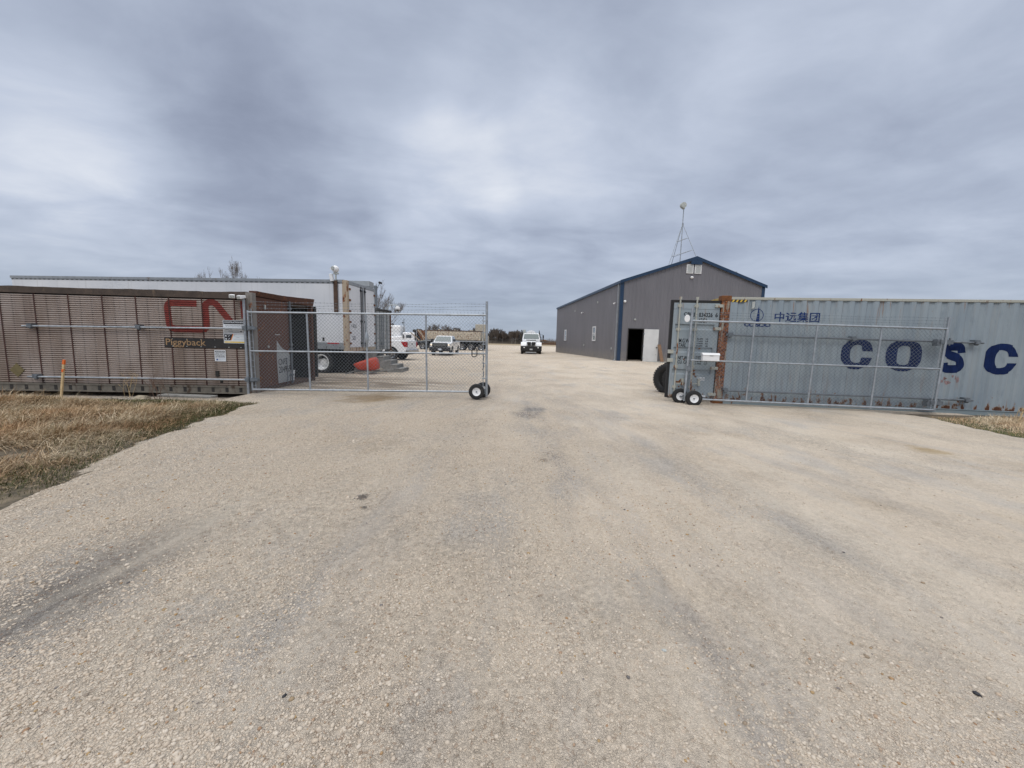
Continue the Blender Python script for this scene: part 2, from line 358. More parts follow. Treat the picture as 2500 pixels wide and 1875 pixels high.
    pv = t.n('ShaderNodeCombineXYZ', inp={0: t.math('MULTIPLY', th, 26.0), 1: t.math('MULTIPLY', rr_, .20)}).outputs[0]
    sn = t.noise(pv, 1.3, 5, .6); nearm = t.math('MULTIPLY', t.rng(Y, 10, 15, 1, 0), .42)
    cc = t.mix(t.math('MULTIPLY', t.rng(sn, .52, .70), nearm), cc, (.45, .425, .395))
    cc = t.mix(t.math('MULTIPLY', t.rng(sn, .34, .46, 1, 0), nearm), cc, (.60, .54, .455))
    hs = t.math('ADD', hs, t.math('MULTIPLY', fine, .25)); hs = t.math('ADD', hs, t.math('MULTIPLY', t.noise(c, 9, 5), 1.2))
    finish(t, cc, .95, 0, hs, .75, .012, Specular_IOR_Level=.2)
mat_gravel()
def mat_stone():
    m, t = newmat('stone_bits'); c = t.n('ShaderNodeTexCoord').outputs['Object']
    g = t.n('ShaderNodeNewGeometry').outputs['Random Per Island']
    cc = t.ramp(g, [(0, (.50, .420, .335)), (.35, (.56, .483, .392)), (.7, (.62, .548, .458)), (.95, (.54, .45, .35)), (.972, (.34, .21, .13)), (.982, (.42, .29, .14)), (.9965, (.24, .22, .21)), (.9995, (.10, .10, .10))], 'LINEAR')
    cc = t.mix(t.rng(t.noise(c, 60, 4), .35, .7, 0, .35), cc, t.mix(1.0, cc, (.7, .68, .66), 'MULTIPLY'))
    finish(t, cc, .9, 0, t.noise(c, 120, 4), .3, .003, Specular_IOR_Level=.2)
mat_stone()
def mat_earth():
    m, t = newmat('earth'); c = t.n('ShaderNodeTexCoord').outputs['Object']
    sp = t.n('ShaderNodeSeparateXYZ', inp={0: c})
    a = t.mix(t.rng(t.noise(c, 1.4, 6), .35, .65), (.13, .10, .07), (.21, .165, .11))
    a = t.mix(t.rng(t.noise(c, 6, 6, .7), .42, .62), a, (.055, .048, .032))
    fld = t.mix(t.rng(t.noise(t.mapv(c, (.05, .4, 1)), 1, 5), .35, .65), (.27, .21, .13), (.36, .29, .19))
    a = t.mix(t.rng(sp.outputs[1], 60, 120), a, fld)
    finish(t, a, .95, 0, t.noise(c, 40, 5), .5, .02)
mat_earth()
def mat_blades():
    m, t = newmat('grass_blades'); g = t.n('ShaderNodeNewGeometry').outputs['Random Per Island']
    c = t.n('ShaderNodeTexCoord').outputs['Object']
    at = t.n('ShaderNodeVertexColor', layer_name='kind').outputs[0]
    dry = t.ramp(g, [(0, (.30, .23, .155)), (.3, (.47, .375, .25)), (.6, (.62, .51, .35)), (.85, (.76, .66, .49)), (1, (.40, .28, .18))])
    dry = t.mix(t.rng(t.noise(c, 1.1, 5), .42, .62), dry, t.mix(1.0, dry, (.78, .62, .50), 'MULTIPLY'))
    dry = t.mix(t.rng(t.noise(c, 2.7, 5), .52, .68, 0, .7), dry, t.mix(1.0, dry, (.55, .52, .45), 'MULTIPLY'))
    gre = t.ramp(g, [(0, (.055, .075, .025)), (.6, (.10, .12, .045)), (1, (.19, .17, .08))])
    finish(t, t.mix(at, dry, gre), .8, 0, None, Specular_IOR_Level=.2)
mat_blades()

# ------------------------------------------------------------------ mesh helpers
class MB:
    def __init__(s): s.v = []; s.f = []; s.m = []
    def add(s, vs, fs, mi=0):
        o = len(s.v); s.v += [tuple(v) for v in vs]; s.f += [[o+i for i in f] for f in fs]; s.m += [mi]*len(fs); return s
    def box(s, x0, x1, y0, y1, z0, z1, mi=0):
        return s.add([(x0, y0, z0), (x1, y0, z0), (x1, y1, z0), (x0, y1, z0), (x0, y0, z1), (x1, y0, z1), (x1, y1, z1), (x0, y1, z1)],
              [(0, 3, 2, 1), (4, 5, 6, 7), (0, 1, 5, 4), (1, 2, 6, 5), (2, 3, 7, 6), (3, 0, 4, 7)], mi)
    def hexa(s, bot, top, mi=0):   # two quads (4 points each)
        return s.add(list(bot)+list(top), [(0, 3, 2, 1), (4, 5, 6, 7), (0, 1, 5, 4), (1, 2, 6, 5), (2, 3, 7, 6), (3, 0, 4, 7)], mi)
    def bar(s, p, q, w, h, mi=0):  # rectangular bar from p to q
        p, q = Vector(p), Vector(q); d = (q-p).normalized(); a = Vector((0, 0, 1)) if abs(d.z) < .9 else Vector((0, 1, 0))
        x = d.cross(a).normalized()*w/2; y = x.cross(d).normalized()*h/2
        return s.hexa([p-x-y, p+x-y, q+x-y, q-x-y], [p-x+y, p+x+y, q+x+y, q-x+y], mi)
    def tube(s, pts, r, n=8, mi=0, cap=True):
        pts = [Vector(p) for p in pts]; o = len(s.v); m = len(pts); rs = r if hasattr(r, '__len__') else [r]*m
        prev = None
        for i, p in enumerate(pts):
            d = (pts[min(i+1, m-1)]-pts[max(i-1, 0)])
            d = d.normalized() if d.length > 1e-9 else Vector((0, 0, 1))
            if prev is None: a = Vector((0, 0, 1)) if abs(d.z) < .9 else Vector((0, 1, 0)); x = d.cross(a).normalized()
            else: x = (prev-d*prev.dot(d)).normalized()
            prev = x; y = d.cross(x)
            for k in range(n):
                t = 2*PI*k/n; s.v.append(tuple(p+(x*math.cos(t)+y*math.sin(t))*rs[i]))
        for i in range(m-1):
            for k in range(n):
                a = o+i*n+k; b = o+i*n+(k+1) % n; s.f.append([a, b, b+n, a+n]); s.m.append(mi)
        if cap: s.f.append([o+k for k in range(n)][::-1]); s.m.append(mi); s.f.append([o+(m-1)*n+k for k in range(n)]); s.m.append(mi)
        return s
    def prism(s, poly, ax, a, b, mi=0):
        n = len(poly)
        def P(p, t): return {'x': (t, p[0], p[1]), 'y': (p[0], t, p[1]), 'z': (p[0], p[1], t)}[ax]
        return s.add([P(p, a) for p in poly]+[P(p, b) for p in poly], [list(range(n))[::-1], [n+i for i in range(n)]]+[[i, (i+1) % n, n+(i+1) % n, n+i] for i in range(n)], mi)
    def lathe(s, prof, c, ax='y', n=24, mi=0, close=False):   # prof: (radius, height along axis)
        o = len(s.v); c = Vector(c)
        for r, h in prof:
            for k in range(n):
                t = 2*PI*k/n; u, w = r*math.cos(t), r*math.sin(t)
                s.v.append(tuple(c+Vector({'x': (h, u, w), 'y': (u, h, w), 'z': (u, w, h)}[ax])))
        m = len(prof)
        for i in range(m if close else m-1):
            for k in range(n):
                a = o+i*n+k; b = o+i*n+(k+1) % n; j = ((i+1) % m-i)*n; s.f.append([a, b, b+j, a+j]); s.m.append(mi)
        return s
    def ell(s, c, r, n=16, m=10, mi=0):
        pr = [(math.sin(PI*i/m), math.cos(PI*i/m)) for i in range(m+1)]; o = len(s.v)
        for a, h in pr:
            for k in range(n): t = 2*PI*k/n; s.v.append((c[0]+r[0]*a*math.cos(t), c[1]+r[1]*a*math.sin(t), c[2]+r[2]*h))
        for i in range(m):
            for k in range(n): a = o+i*n+k; b = o+i*n+(k+1) % n; s.f.append([a, a+n, b+n, b]); s.m.append(mi)
        return s
    def pieces(s):
        par = list(range(len(s.v)))
        def find(a):
            while par[a] != a: par[a] = par[par[a]]; a = par[a]
            return a
        for f in s.f:
            r = find(f[0])
            for i in f[1:]: par[find(i)] = r
        out = {}
        for f, mi in zip(s.f, s.m): out.setdefault(find(f[0]), []).append((f, mi))
        for fs in out.values():
            idx = sorted({i for f, _ in fs for i in f}); mp = {i: k for k, i in enumerate(idx)}
            q = MB(); q.v = [s.v[i] for i in idx]; q.f = [[mp[i] for i in f] for f, _ in fs]; q.m = [mi for _, mi in fs]; yield q
    def each(s, name, mats, parent=None, **kw):
        return [q.build(name, mats, parent, **kw) for q in s.pieces()]
    def build(s, name, mats, parent=None, smooth=0, bevel=0, loc=None, rot=None):
        me = bpy.data.meshes.new(name); me.from_pydata(s.v, [], s.f)
        for mt in (mats if isinstance(mats, (list, tuple)) else [mats]): me.materials.append(MATS[mt])
        me.polygons.foreach_set('material_index', s.m)
        bm = bmesh.new(); bm.from_mesh(me); bmesh.ops.recalc_face_normals(bm, faces=bm.faces)
        bm.to_mesh(me); bm.free()
        if smooth:
            me.polygons.foreach_set('use_smooth', [True]*len(me.polygons)); me.set_sharp_from_angle(angle=R(smooth))
        me.update(); ob = bpy.data.objects.new(name, me); COL.objects.link(ob)
        if parent: ob.parent = parent
        if loc: ob.location = loc
        if rot: ob.rotation_euler = rot
        if bevel:
            b = ob.modifiers.new('bevel', 'BEVEL'); b.width = bevel; b.segments = 2; b.limit_method = 'ANGLE'; b.angle_limit = R(40)
        return ob
def tag(o, label=None, cat=None, group=None, kind=None):
    if label: o['label'] = label
    if cat: o['category'] = cat
    if group: o['group'] = group
    if kind: o['kind'] = kind
    return o
def thing(name, label, cat, loc=(0, 0, 0), rz=0.0, group=None, rot=None):
    o = bpy.data.objects.new(name, None); COL.objects.link(o); o.location = loc; o.rotation_euler = rot or (0, 0, rz); o.empty_display_size = .2
    return tag(o, label, cat, group)
def kids(o): return [c for c in COL.objects if c.parent is o]
def dup(root, loc, rot=None, scale=None, label=None, group=None):
    r = root.copy(); COL.objects.link(r); r.location = loc
    if rot is not None: r.rotation_euler = rot
    if scale: r.scale = scale
    if label: r['label'] = label
    if group: r['group'] = group
    for ch in kids(root):
        c = ch.copy(); COL.objects.link(c); c.parent = r
        for g in kids(ch): d = g.copy(); COL.objects.link(d); d.parent = c
    return r

def text2d(s, bold=0.0, xs=1.0):
    cu = bpy.data.curves.new('lettering', 'FONT'); cu.body = s; cu.offset = bold; cu.resolution_u = 4
    ob = bpy.data.objects.new('lettering', cu); me = ob.to_mesh()
    v = [(p.co.x, p.co.y) for p in me.vertices]; f = [list(p.vertices) for p in me.polygons]
    ob.to_mesh_clear(); bpy.data.objects.remove(ob); bpy.data.curves.remove(cu)
    return v, f
def fit(v, x0, x1, z0, z1):
    a = min(p[0] for p in v); b = max(p[0] for p in v); c = min(p[1] for p in v); d = max(p[1] for p in v)
    return [(x0+(p[0]-a)/(b-a)*(x1-x0), z0+(p[1]-c)/(d-c)*(z1-z0)) for p in v]
def flat_mesh(name, v, f, mt, parent, yfun, cutx=(), cutz=(), shear=0.0, gaps=()):
    """2D shape (x,z) cut at the wall's folds and laid onto it"""
    bm = bmesh.new(); vs = [bm.verts.new((p[0], 0, p[1]+shear*p[0])) for p in v]
    for q in f:
        try: bm.faces.new([vs[i] for i in q])
        except ValueError: pass
    xs = [p[0] for p in v]; zs = [p[1] for p in v]
    for c in cutx:
        if min(xs) < c < max(xs): bmesh.ops.bisect_plane(bm, geom=bm.verts[:]+bm.edges[:]+bm.faces[:], plane_co=(c, 0, 0), plane_no=(1, 0, 0), dist=1e-5)
    for c in cutz:
        if min(zs) < c < max(zs): bmesh.ops.bisect_plane(bm, geom=bm.verts[:]+bm.edges[:]+bm.faces[:], plane_co=(0, 0, c), plane_no=(0, 0, 1), dist=1e-5)
    for gx0, gx1, gz0, gz1 in gaps:
        for co, no in (((0, 0, gz0), (0, 0, 1)), ((0, 0, gz1), (0, 0, 1)), ((gx0, 0, 0), (1, 0, 0))): bmesh.ops.bisect_plane(bm, geom=bm.verts[:]+bm.edges[:]+bm.faces[:], plane_co=co, plane_no=no, dist=1e-5)
        for q in [q for q in bm.faces if gx0 < q.calc_center_median().x < gx1 and gz0 < q.calc_center_median().z < gz1]: bm.faces.remove(q)
    for q in bm.verts: q.co.y = yfun(q.co.x, q.co.z)
    me = bpy.data.meshes.new(name); bm.to_mesh(me); bm.free(); me.materials.append(MATS[mt])
    ob = bpy.data.objects.new(name, me); COL.objects.link(ob); ob.parent = parent
    return ob
def join2d(parts):
    V, Fc = [], []
    for v, f in parts:
        o = len(V); V += v; Fc += [[o+i for i in q] for q in f]
    return V, Fc
def rect2d(x0, x1, z0, z1): return [(x0, z0), (x1, z0), (x1, z1), (x0, z1)], [[0, 1, 2, 3]]
def stroke2d(pts, w):
    pts = [Vector((p[0], p[1])) for p in pts]; L, Q = [], []
    for i, p in enumerate(pts):
        a = (pts[i]-pts[i-1]).normalized() if i else None; b = (pts[i+1]-pts[i]).normalized() if i < len(pts)-1 else None
        if a is None: a = b
        if b is None: b = a
        n1 = Vector((-a.y, a.x)); n2 = Vector((-b.y, b.x)); n = (n1+n2).normalized(); k = w/2/max(.35, n.dot(n1))
        L.append(tuple(p+n*k)); Q.append(tuple(p-n*k))
    m = len(pts)
    return L+Q, [[i, i+1, m+i+1, m+i] for i in range(m-1)]
def round_path(pts, r, k=6):
    out = [pts[0]]
    for i in range(1, len(pts)-1):
        p = Vector(pts[i]); a = (Vector(pts[i-1])-p); b = (Vector(pts[i+1])-p); ra = min(r, a.length*.49, b.length*.49)
        A = p+a.normalized()*ra; B = p+b.normalized()*ra
        for j in range(k+1):
            t = j/k; out.append(tuple(A*(1-t)**2+p*2*t*(1-t)+B*t*t))
    out.append(pts[-1]); return out
def ring2d(cx, cz, a, b, ia, ib, t0, t1, n=28, e=2.3):
    def S(a, b, t):
        c, s = math.cos(t), math.sin(t); return (cx+a*math.copysign(abs(c)**(2/e), c), cz+b*math.copysign(abs(s)**(2/e), s))
    o = [S(a, b, t0+(t1-t0)*i/n) for i in range(n+1)]; i_ = [S(ia, ib, t0+(t1-t0)*i/n) for i in range(n+1)]
    return o+i_, [[k, k+1, n+2+k, n+1+k] for k in range(n)]

# ------------------------------------------------------------------ terrain
def smooth(t): t = np.clip(t, 0, 1); return t*t*(3-2*t)
def hmap(x, y):
    """pad of gravel heaped against the metal building"""
    x = np.asarray(x, float); y = np.asarray(y, float)
    dx = np.maximum(np.maximum(7.0-x, x-22), 0); dy = np.maximum(np.maximum(27.5-y, y-56), 0); d = np.hypot(dx, dy)
    return (.22*smooth(1-(y-28)/40)+.02)*smooth(1-d/5.5)-.15*smooth((y-8.85)/.5)*smooth((-6.9-x)/.5)*smooth((14.5-y)/1.0)
def vnoise(x, y, s, seed=0):
    rs = np.random.RandomState(seed); out = np.zeros_like(x)
    for k in range(7):
        a = rs.uniform(0, 2*PI); f = s*rs.uniform(.6, 1.9); out += np.sin((x*math.cos(a)+y*math.sin(a))*f+rs.uniform(0, 6.28))
    return out/3.5
LEDGE = [(-10, -4.0), (0, -4.3), (3.28, -4.55), (4.23, -4.87), (5.9, -5.45), (7.57, -5.68), (8.6, -5.85), (9.2, -6.6), (9.45, -9), (9.55, -60)]
def gravel_sd(x, y):
    """positive on the gravel, negative on the grass verges"""
    ly = np.interp(y, [p[0] for p in LEDGE[:7]], [p[1] for p in LEDGE[:7]])
    left = x-ly; left = np.where(y > 8.3, np.maximum(left, (y-9.0-.08*vnoise(x, y, 1.5, 9))*1.0), left)
    ry = np.interp(y, [-10, 7.1, 7.9, 9.08, 9.35, 9.6], [9.4, 9.65, 9.8, 10.05, 9.7, 8.9])
    right = ry-x
    right = np.where(y > 9.6, 3.0, right)
    outer = np.minimum(np.minimum(150-np.abs(x), 118-y), y+30)
    return np.minimum(np.minimum(left, right), outer)+.09*vnoise(x, y, 3.0, 4)+.05*vnoise(x, y, 9.0, 5)+.035*vnoise(x, y, 23.0, 6)
def lines(segs):
    out = []
    for a, b, st in segs: out += list(np.arange(a, b, st))
    return np.array(out+[segs[-1][1]])
def grid_mesh(name, xs, ys, zf, mt):
    X, Y = np.meshgrid(xs, ys); Z = zf(X, Y); nx, ny = len(xs), len(ys)
    me = bpy.data.meshes.new(name); me.vertices.add(nx*ny)
    me.vertices.foreach_set('co', np.stack([X, Y, Z], -1).astype(np.float32).ravel())
    i = np.arange((nx-1)*(ny-1)); r, c = i//(nx-1), i % (nx-1); a = r*nx+c
    q = np.stack([a, a+1, a+nx+1, a+nx], -1).astype(np.int32)
    me.loops.add(q.size); me.loops.foreach_set('vertex_index', q.ravel()); me.polygons.add(len(q))
    me.polygons.foreach_set('loop_start', np.arange(len(q), dtype=np.int32)*4)
    me.update(calc_edges=True); me.validate()
    me.polygons.foreach_set('use_smooth', [True]*len(q)); me.materials.append(MATS[mt])
    ob = bpy.data.objects.new(name, me); COL.objects.link(ob); return ob
XS = lines([(-160, -40, 12), (-40, -12, 2), (-12, -6.6, .3), (-6.6, 6.6, .07), (6.6, 11.2, .12), (11.2, 30, 1.0), (30, 160, 10)])
YS = lines([(-32, -4, 4), (-4, .4, .4), (.4, 7, .07), (7, 11, .12), (11, 24, .5), (24, 60, 1.5), (60, 130, 5)])
def rough(X, Y):
    near = np.clip(1-(np.hypot(X, Y)-6)/8, 0, 1)
    rut = -.030*np.exp(-((X+2.65)/.28)**2)*np.clip((3.9-Y)/1.2, 0, 1)*np.clip((Y-.8), 0, 1)
    rut += -.010*np.exp(-((X-.98+.14*(Y-2))/.3)**2)*np.clip((8-Y)/2, 0, 1)
    return near*(.010*vnoise(X, Y, 1.3, 1)+.006*vnoise(X, Y, 4, 2)+.0035*vnoise(X, Y, 14, 3))+rut
def zgravel(X, Y): return hmap(X, Y)+np.clip(gravel_sd(X, Y)*.22, -.09, .03)+rough(X, Y)
def zground(X, Y): return hmap(X, Y)-.012+0*X
GX = lines([(-2400, -400, 500), (-400, -160, 60)])[:-1]
g = grid_mesh('ground', np.concatenate([GX, XS, -GX[::-1]]), np.concatenate([[-400, -120], YS, [160, 220, 320, 500, 900, 1600, 2600]]), zground, 'earth'); tag(g, kind='structure')
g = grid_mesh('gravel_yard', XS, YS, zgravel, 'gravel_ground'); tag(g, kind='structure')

def scatter_mesh(name, V, Fq, mt):
    me = bpy.data.meshes.new(name); k = Fq.shape[1]
    me.vertices.add(len(V)); me.vertices.foreach_set('co', V.astype(np.float32).ravel())
    me.loops.add(Fq.size); me.loops.foreach_set('vertex_index', Fq.astype(np.int32).ravel()); me.polygons.add(len(Fq))
    me.polygons.foreach_set('loop_start', np.arange(len(Fq), dtype=np.int32)*k)
    me.update(calc_edges=True); me.materials.append(MATS[mt])
    ob = bpy.data.objects.new(name, me); COL.objects.link(ob); return ob
def stones():
    rs = np.random.RandomState(3)
    bm = bmesh.new(); bmesh.ops.create_icosphere(bm, subdivisions=1, radius=1); bm.verts.ensure_lookup_table()
    bv = np.array([v.co[:] for v in bm.verts]); bf = np.array([[v.index for v in f.verts] for f in bm.faces]); bm.free()
    N = 260000
    # density falls off with distance from the near drive
    ang = rs.uniform(-1.15, 1.15, N*3); rad = .9+7.6*rs.uniform(0, 1, N*3)**1.35
    x = rad*np.sin(ang); y = rad*np.cos(ang)
    loose = .5+.5*vnoise(x, y, 1.6, 21)+.35*vnoise(x, y, 5, 22)-.22*(x-.2)
    loose = loose-1.1*np.exp(-((x+2.65)/.34)**2)*np.clip((3.9-y), 0, 1)*np.clip(y-1.0, 0, 1)
    ok = (rs.uniform(0, 1, N*3) < np.clip(.0+.72*loose, .03, 1)) & (gravel_sd(x, y) > .05) & (y > .5)
    x, y = x[ok][:N], y[ok][:N]; n = len(x)
    s = .0017+.0021*rs.gamma(1.3, .8, n); s = np.clip(s, .0016, .012); s *= np.clip(.85+.06*np.hypot(x, y), 1, 1.25)
    big = rs.uniform(0, 1, n) < .004; s[big] *= 1.7
    sc = np.stack([s*rs.uniform(.8, 1.3, n), s*rs.uniform(.7, 1.1, n), s*rs.uniform(.45, .75, n)], -1)
    a = rs.uniform(0, 2*PI, n); ca, sa = np.cos(a), np.sin(a)
    v = bv[None]*(1+rs.uniform(-.22, .22, (n, len(bv), 1)))*sc[:, None]
    vx = v[..., 0]*ca[:, None]-v[..., 1]*sa[:, None]; vy = v[..., 0]*sa[:, None]+v[..., 1]*ca[:, None]
    z = zgravel(x, y)+s*.12
    V = np.stack([vx+x[:, None], vy+y[:, None], v[..., 2]+z[:, None]], -1).reshape(-1, 3)
    Fc = (bf[None]+(np.arange(n)*len(bv))[:, None, None]).reshape(-1, 3)
    tag(scatter_mesh('gravel_stones', V, Fc, 'stone_bits'), 'loose pale limestone gravel lying on the drive', 'gravel', kind='stuff')
stones()
def big_stone(name, x, y, r, label, mt, sq=.6, seed=0):
    bm = bmesh.new(); bmesh.ops.create_icosphere(bm, subdivisions=3, radius=1)
    for v in bm.verts:
        k = 1+.35*noise.noise(v.co*1.1+Vector((seed, 0, 0)))+.12*noise.noise(v.co*3+Vector((seed, 5, 0))); v.co = Vector((v.co.x*r*k, v.co.y*r*.7*k, v.co.z*r*sq*k))
    me = bpy.data.meshes.new(name); bm.to_mesh(me); bm.free(); me.materials.append(MATS[mt])
    o = bpy.data.objects.new(name, me); COL.objects.link(o); o.location = (x, y, float(zgravel(np.array(x), np.array(y)))+r*sq*.4); tag(o, label, 'stone'); o.rotation_euler[2] = seed
big_stone('stone', -.962, 1.516, .0095, 'small dark grey stone lying in the pale gravel at the lower left', 'sign_black', .6, 1)
big_stone('stone', 2.168, 1.60, .015, 'dark grey pebble alone on the drive at the lower right', 'sign_black', .6, 2)
big_stone('stone', .818, 1.821, .012, 'flat dark grey stone in the lower middle of the drive', 'vent_grey', .5, 3)
big_stone('boulder', -9.05, 9.28, .17, 'rounded tan rock against the foot rail of the brown container', 'rock', .65, 4)
big_stone('boulder', -10.15, 9.3, .15, 'low flat pale rock between the stake and the tan rock', 'concrete', .35, 5)

def blades(name, n, region, seed, label, tall=1.0, mask=None):
    rs = np.random.RandomState(seed); x0, x1, y0, y1 = region
    x = rs.uniform(x0, x1, n); y = rs.uniform(y0, y1, n); sd_ = gravel_sd(x, y); ok = ((sd_ < -.04) | ((sd_ < .45) & (rs.uniform(0, 1, n) < .16*np.exp(-np.maximum(sd_, 0)*6)))) & (sd_ > -30) & mask(x, y) & (vnoise(x, y, 2.3, 77)+rs.uniform(-.6, 1.1, n) > -.25)
    x, y, sd_ = x[ok], y[ok], sd_[ok]; n = len(x)
    edge = np.clip(-sd_/1.15, 0, 1); clump = .5+.5*vnoise(x, y, 1.9, 31)
    L = (.05+.24*edge*np.clip(clump+.35, .2, 1.3))*rs.uniform(.45, 1.35, n)*tall
    L *= np.where(y > 8.9, .6, 1)
    green = ((rs.uniform(0, 1, n) < np.clip(.95-edge*1.05+.40*vnoise(x, y, 1.1, 41), .06, .92))).astype(float)
    L *= np.where(green > .5, .62, 1)
    wind = .35+.35*vnoise(x, y, .8, 51)               # combed over by the wind, towards the right
    a = rs.normal(0, .75, n)+wind; a = np.where(rs.uniform(0, 1, n) < .15, rs.uniform(0, 2*PI, n), a)
    dx, dy = np.cos(a), np.sin(a); lean = np.clip(rs.normal(1.12, .32, n), .2, 1.5); lean = np.where(green > .5, lean*.55, lean)
    px, py = -dy, dx; w = rs.uniform(.0010, .0024, n)*np.clip(np.hypot(x, y)/5, 1, 2.0)
    V = []; zb = np.full(n, -.02)
    for t, ww in ((0, 1), (.4, .85), (.75, .6), (1, .12)):
        th = lean*(.35+.75*t); r = L*t
        cx = x+dx*r*np.sin(th); cy = y+dy*r*np.sin(th); cz = zb+r*np.cos(th)*.9+.012*t
        V.append(np.stack([cx-px*w*ww, cy-py*w*ww, cz], -1)); V.append(np.stack([cx+px*w*ww, cy+py*w*ww, cz], -1))
    V = np.stack(V, 1).reshape(-1, 3); b = (np.arange(n)*8)[:, None, None]
    F4 = (np.array([[0, 1, 3, 2], [2, 3, 5, 4], [4, 5, 7, 6]])[None]+b).reshape(-1, 4)
    ob = scatter_mesh(name, V, F4, 'grass_blades')
    ca = ob.data.color_attributes.new('kind', 'FLOAT_COLOR', 'POINT'); gv = np.repeat(green, 8); ca.data.foreach_set('color', np.stack([gv, gv, gv, gv*0+1], -1).astype(np.float32).ravel())
    tag(ob, label, 'grass', kind='stuff')
blades('dry_grass', 560000, (-16, -4.2, -1.5, 9.5), 5, 'wind combed dry tan grass with green at its edge, left of the drive', 1.0, lambda x, y: (x > -17) & (y/np.maximum(.1, -x) > .15))
blades('dry_grass', 60000, (8.6, 15, 5.5, 9.45), 6, 'dry grass patch at the right below the grey blue container', .8, lambda x, y: y < 9.32-.12*(x-9)+0*x)

# ------------------------------------------------------------------ lettering / sign helper in a wall frame
def yflat(d): return lambda x, z: d
def txt(s, x0, x1, z0, z1, bold=.02):
    v, f = text2d(s, bold); return fit(v, x0, x1, z0, z1), f

# ------------------------------------------------------------------ left brown container
LC = thing('piggyback_container', 'long brown ribbed metal container with big red letters on its side', 'container', (-6.97, 10.2, 0), R(3.5))
def flute_y(x, z):
    k = ((z-.21)/.0535) % 1.0
    if z < .21 or z > 2.5: return -.004
    return -.014 if k >= .5 else 0.0
def fluted_container():
    W = 3.5; L = -12.2
    m = MB(); z = .21; prof = [(.0, .21)]
    nf = int((2.50-.21)/.0535)
    for i in range(nf):
        a = .21+i*.0535; prof += [(0, a+.003), (0, a+.0215), (-.022, a+.026), (-.022, a+.0505)]
    prof += [(0, .21+nf*.0535)]
    o = []
    for yy, zz in prof: o += [(L, yy, zz), (-.0, yy, zz)]
    m.add(o, [[2*i, 2*i+1, 2*i+3, 2*i+2] for i in range(len(prof)-1)])
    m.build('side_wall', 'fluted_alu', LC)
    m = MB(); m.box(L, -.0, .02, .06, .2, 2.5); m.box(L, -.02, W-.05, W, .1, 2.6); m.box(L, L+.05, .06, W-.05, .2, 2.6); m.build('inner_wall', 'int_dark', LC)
    m = MB(); k = -15
    for i in range(-15, 2):
        x = -1.11+SEAM*i
        if L < x < 0: m.box(x-.016, x+.016, -.0255, -.002, .2, 2.5)
    m.each('seam_strip', 'seam_rust', LC)
    # top rail with a slightly battered edge
    m = MB(); N = 60; rs = random.Random(4); tp = []
    for i in range(N+1):
        x = L+(0.02-L)*i/N; tp.append((x, 2.615+.008*math.sin(x*1.9)+rs.uniform(-.006, .006)+.05*(x+12)/12+(.02*(x+.8) if x > -.8 else 0)))
    for i in range(N):
        (xa, za), (xb, zb) = tp[i], tp[i+1]; m.hexa([(xa, -.045, 2.49), (xb, -.045, 2.49), (xb, .10, 2.49), (xa, .10, 2.49)], [(xa, -.045, za), (xb, -.045, zb), (xb, .10, zb), (xa, .10, za)])
    m.build('top_rail', 'brown_rail', LC)
    m = MB(); m.box(L, .0, -.03, .05, .165, .21); m.box(L, .0, -.045, .05, -.0, .035); m.box(L, 0, -.015, .04, .035, .165); m.build('foot_rail', 'foot_rail', LC)
    m = MB()
    x = -.25
    while x > L: m.box(x-.045, x+.03, -.02, -.0155, .04, .16); x -= .355
    m.each('rail_pocket', 'int_dark', LC)
    m = MB(); m.box(.0, .17, -.05, .12, 0, 2.66); m.box(.03, .10, -.065, -.05, .25, 2.6); m.build('corner_post', 'post_pale', LC, bevel=.008)
    m = MB()
    N = 14
    for i in range(N):
        ya, yb = .12+(W-.12)*i/N, .12+(W-.12)*(i+1)/N; za = 2.72+.008*i-.02*math.sin(i*.3)+rs.uniform(-.004, .004); zb = 2.72+.008*(i+1)-.02*math.sin((i+1)*.3)
        m.hexa([(0, ya, 2.60), (.14, ya, 2.60), (.14, yb, 2.60), (0, yb, 2.60)], [(0, ya, za), (.20, ya, za), (.20, yb, zb), (0, yb, zb)])
    m.build('end_header', 'brown_door', LC)
    m = MB(); m.box(L, .0, .10, W, 2.50, 2.60); m.build('roof', 'brown_rail', LC)
    m = MB(); m.box(L, .14, .05, W, .0, .10); m.build('deck', 'wood_dark', LC)
    m = MB(); m.box(.0, .14, W-.14, W, 0, 2.74); m.build('corner_post', 'brown_door', LC, bevel=.008)
    # closed door leaf of worn brown plywood, with the pale patch at its foot
    m = MB(); m.box(.05, .12, .16, 1.85, .12, 2.58); d = m.build('door', 'brown_door', LC)
    lab = MB(); n = 14; pts = [(1.12, .16), (1.80, .16), (1.84, .95), (1.72, 1.1), (1.45, 1.16), (1.30, 1.25), (1.12, 1.42), (1.08, .9)]
    lab.prism(pts, 'x', .1215, .1245); lab.build('paint_patch', 'grey_panel', d)
    def ep(v, f, name, mt, par, xo):
        b = MB(); b.add([(xo, p[0], p[1]) for p in v], f); return b.build(name, mt, par)
    v, f = join2d([txt('CNPZ', 1.16, 1.66, .70, .88, .0), txt('204965', 1.16, 1.83, .46, .65, .0)]); ep(v, f, 'lettering', 'black_letter', d, .1275)
    m = MB(); m.box(.122, .15, .55, .60, 2.28, 2.40); m.box(.122, .15, .64, .68, 1.22, 1.28); m.box(.122, .135, 1.05, 1.3, 1.58, 1.6); m.each('fitting', 'vent_grey', d)
    m = MB()
    for zz in (.4, 1.05, 1.72, 2.3): m.box(.12, .16, .13, .26, zz-.04, zz+.04); m.tube([(.16, .15, zz-.06), (.16, .15, zz+.06)], .018, 8)
    m.build('hinge', 'rust_part', d)
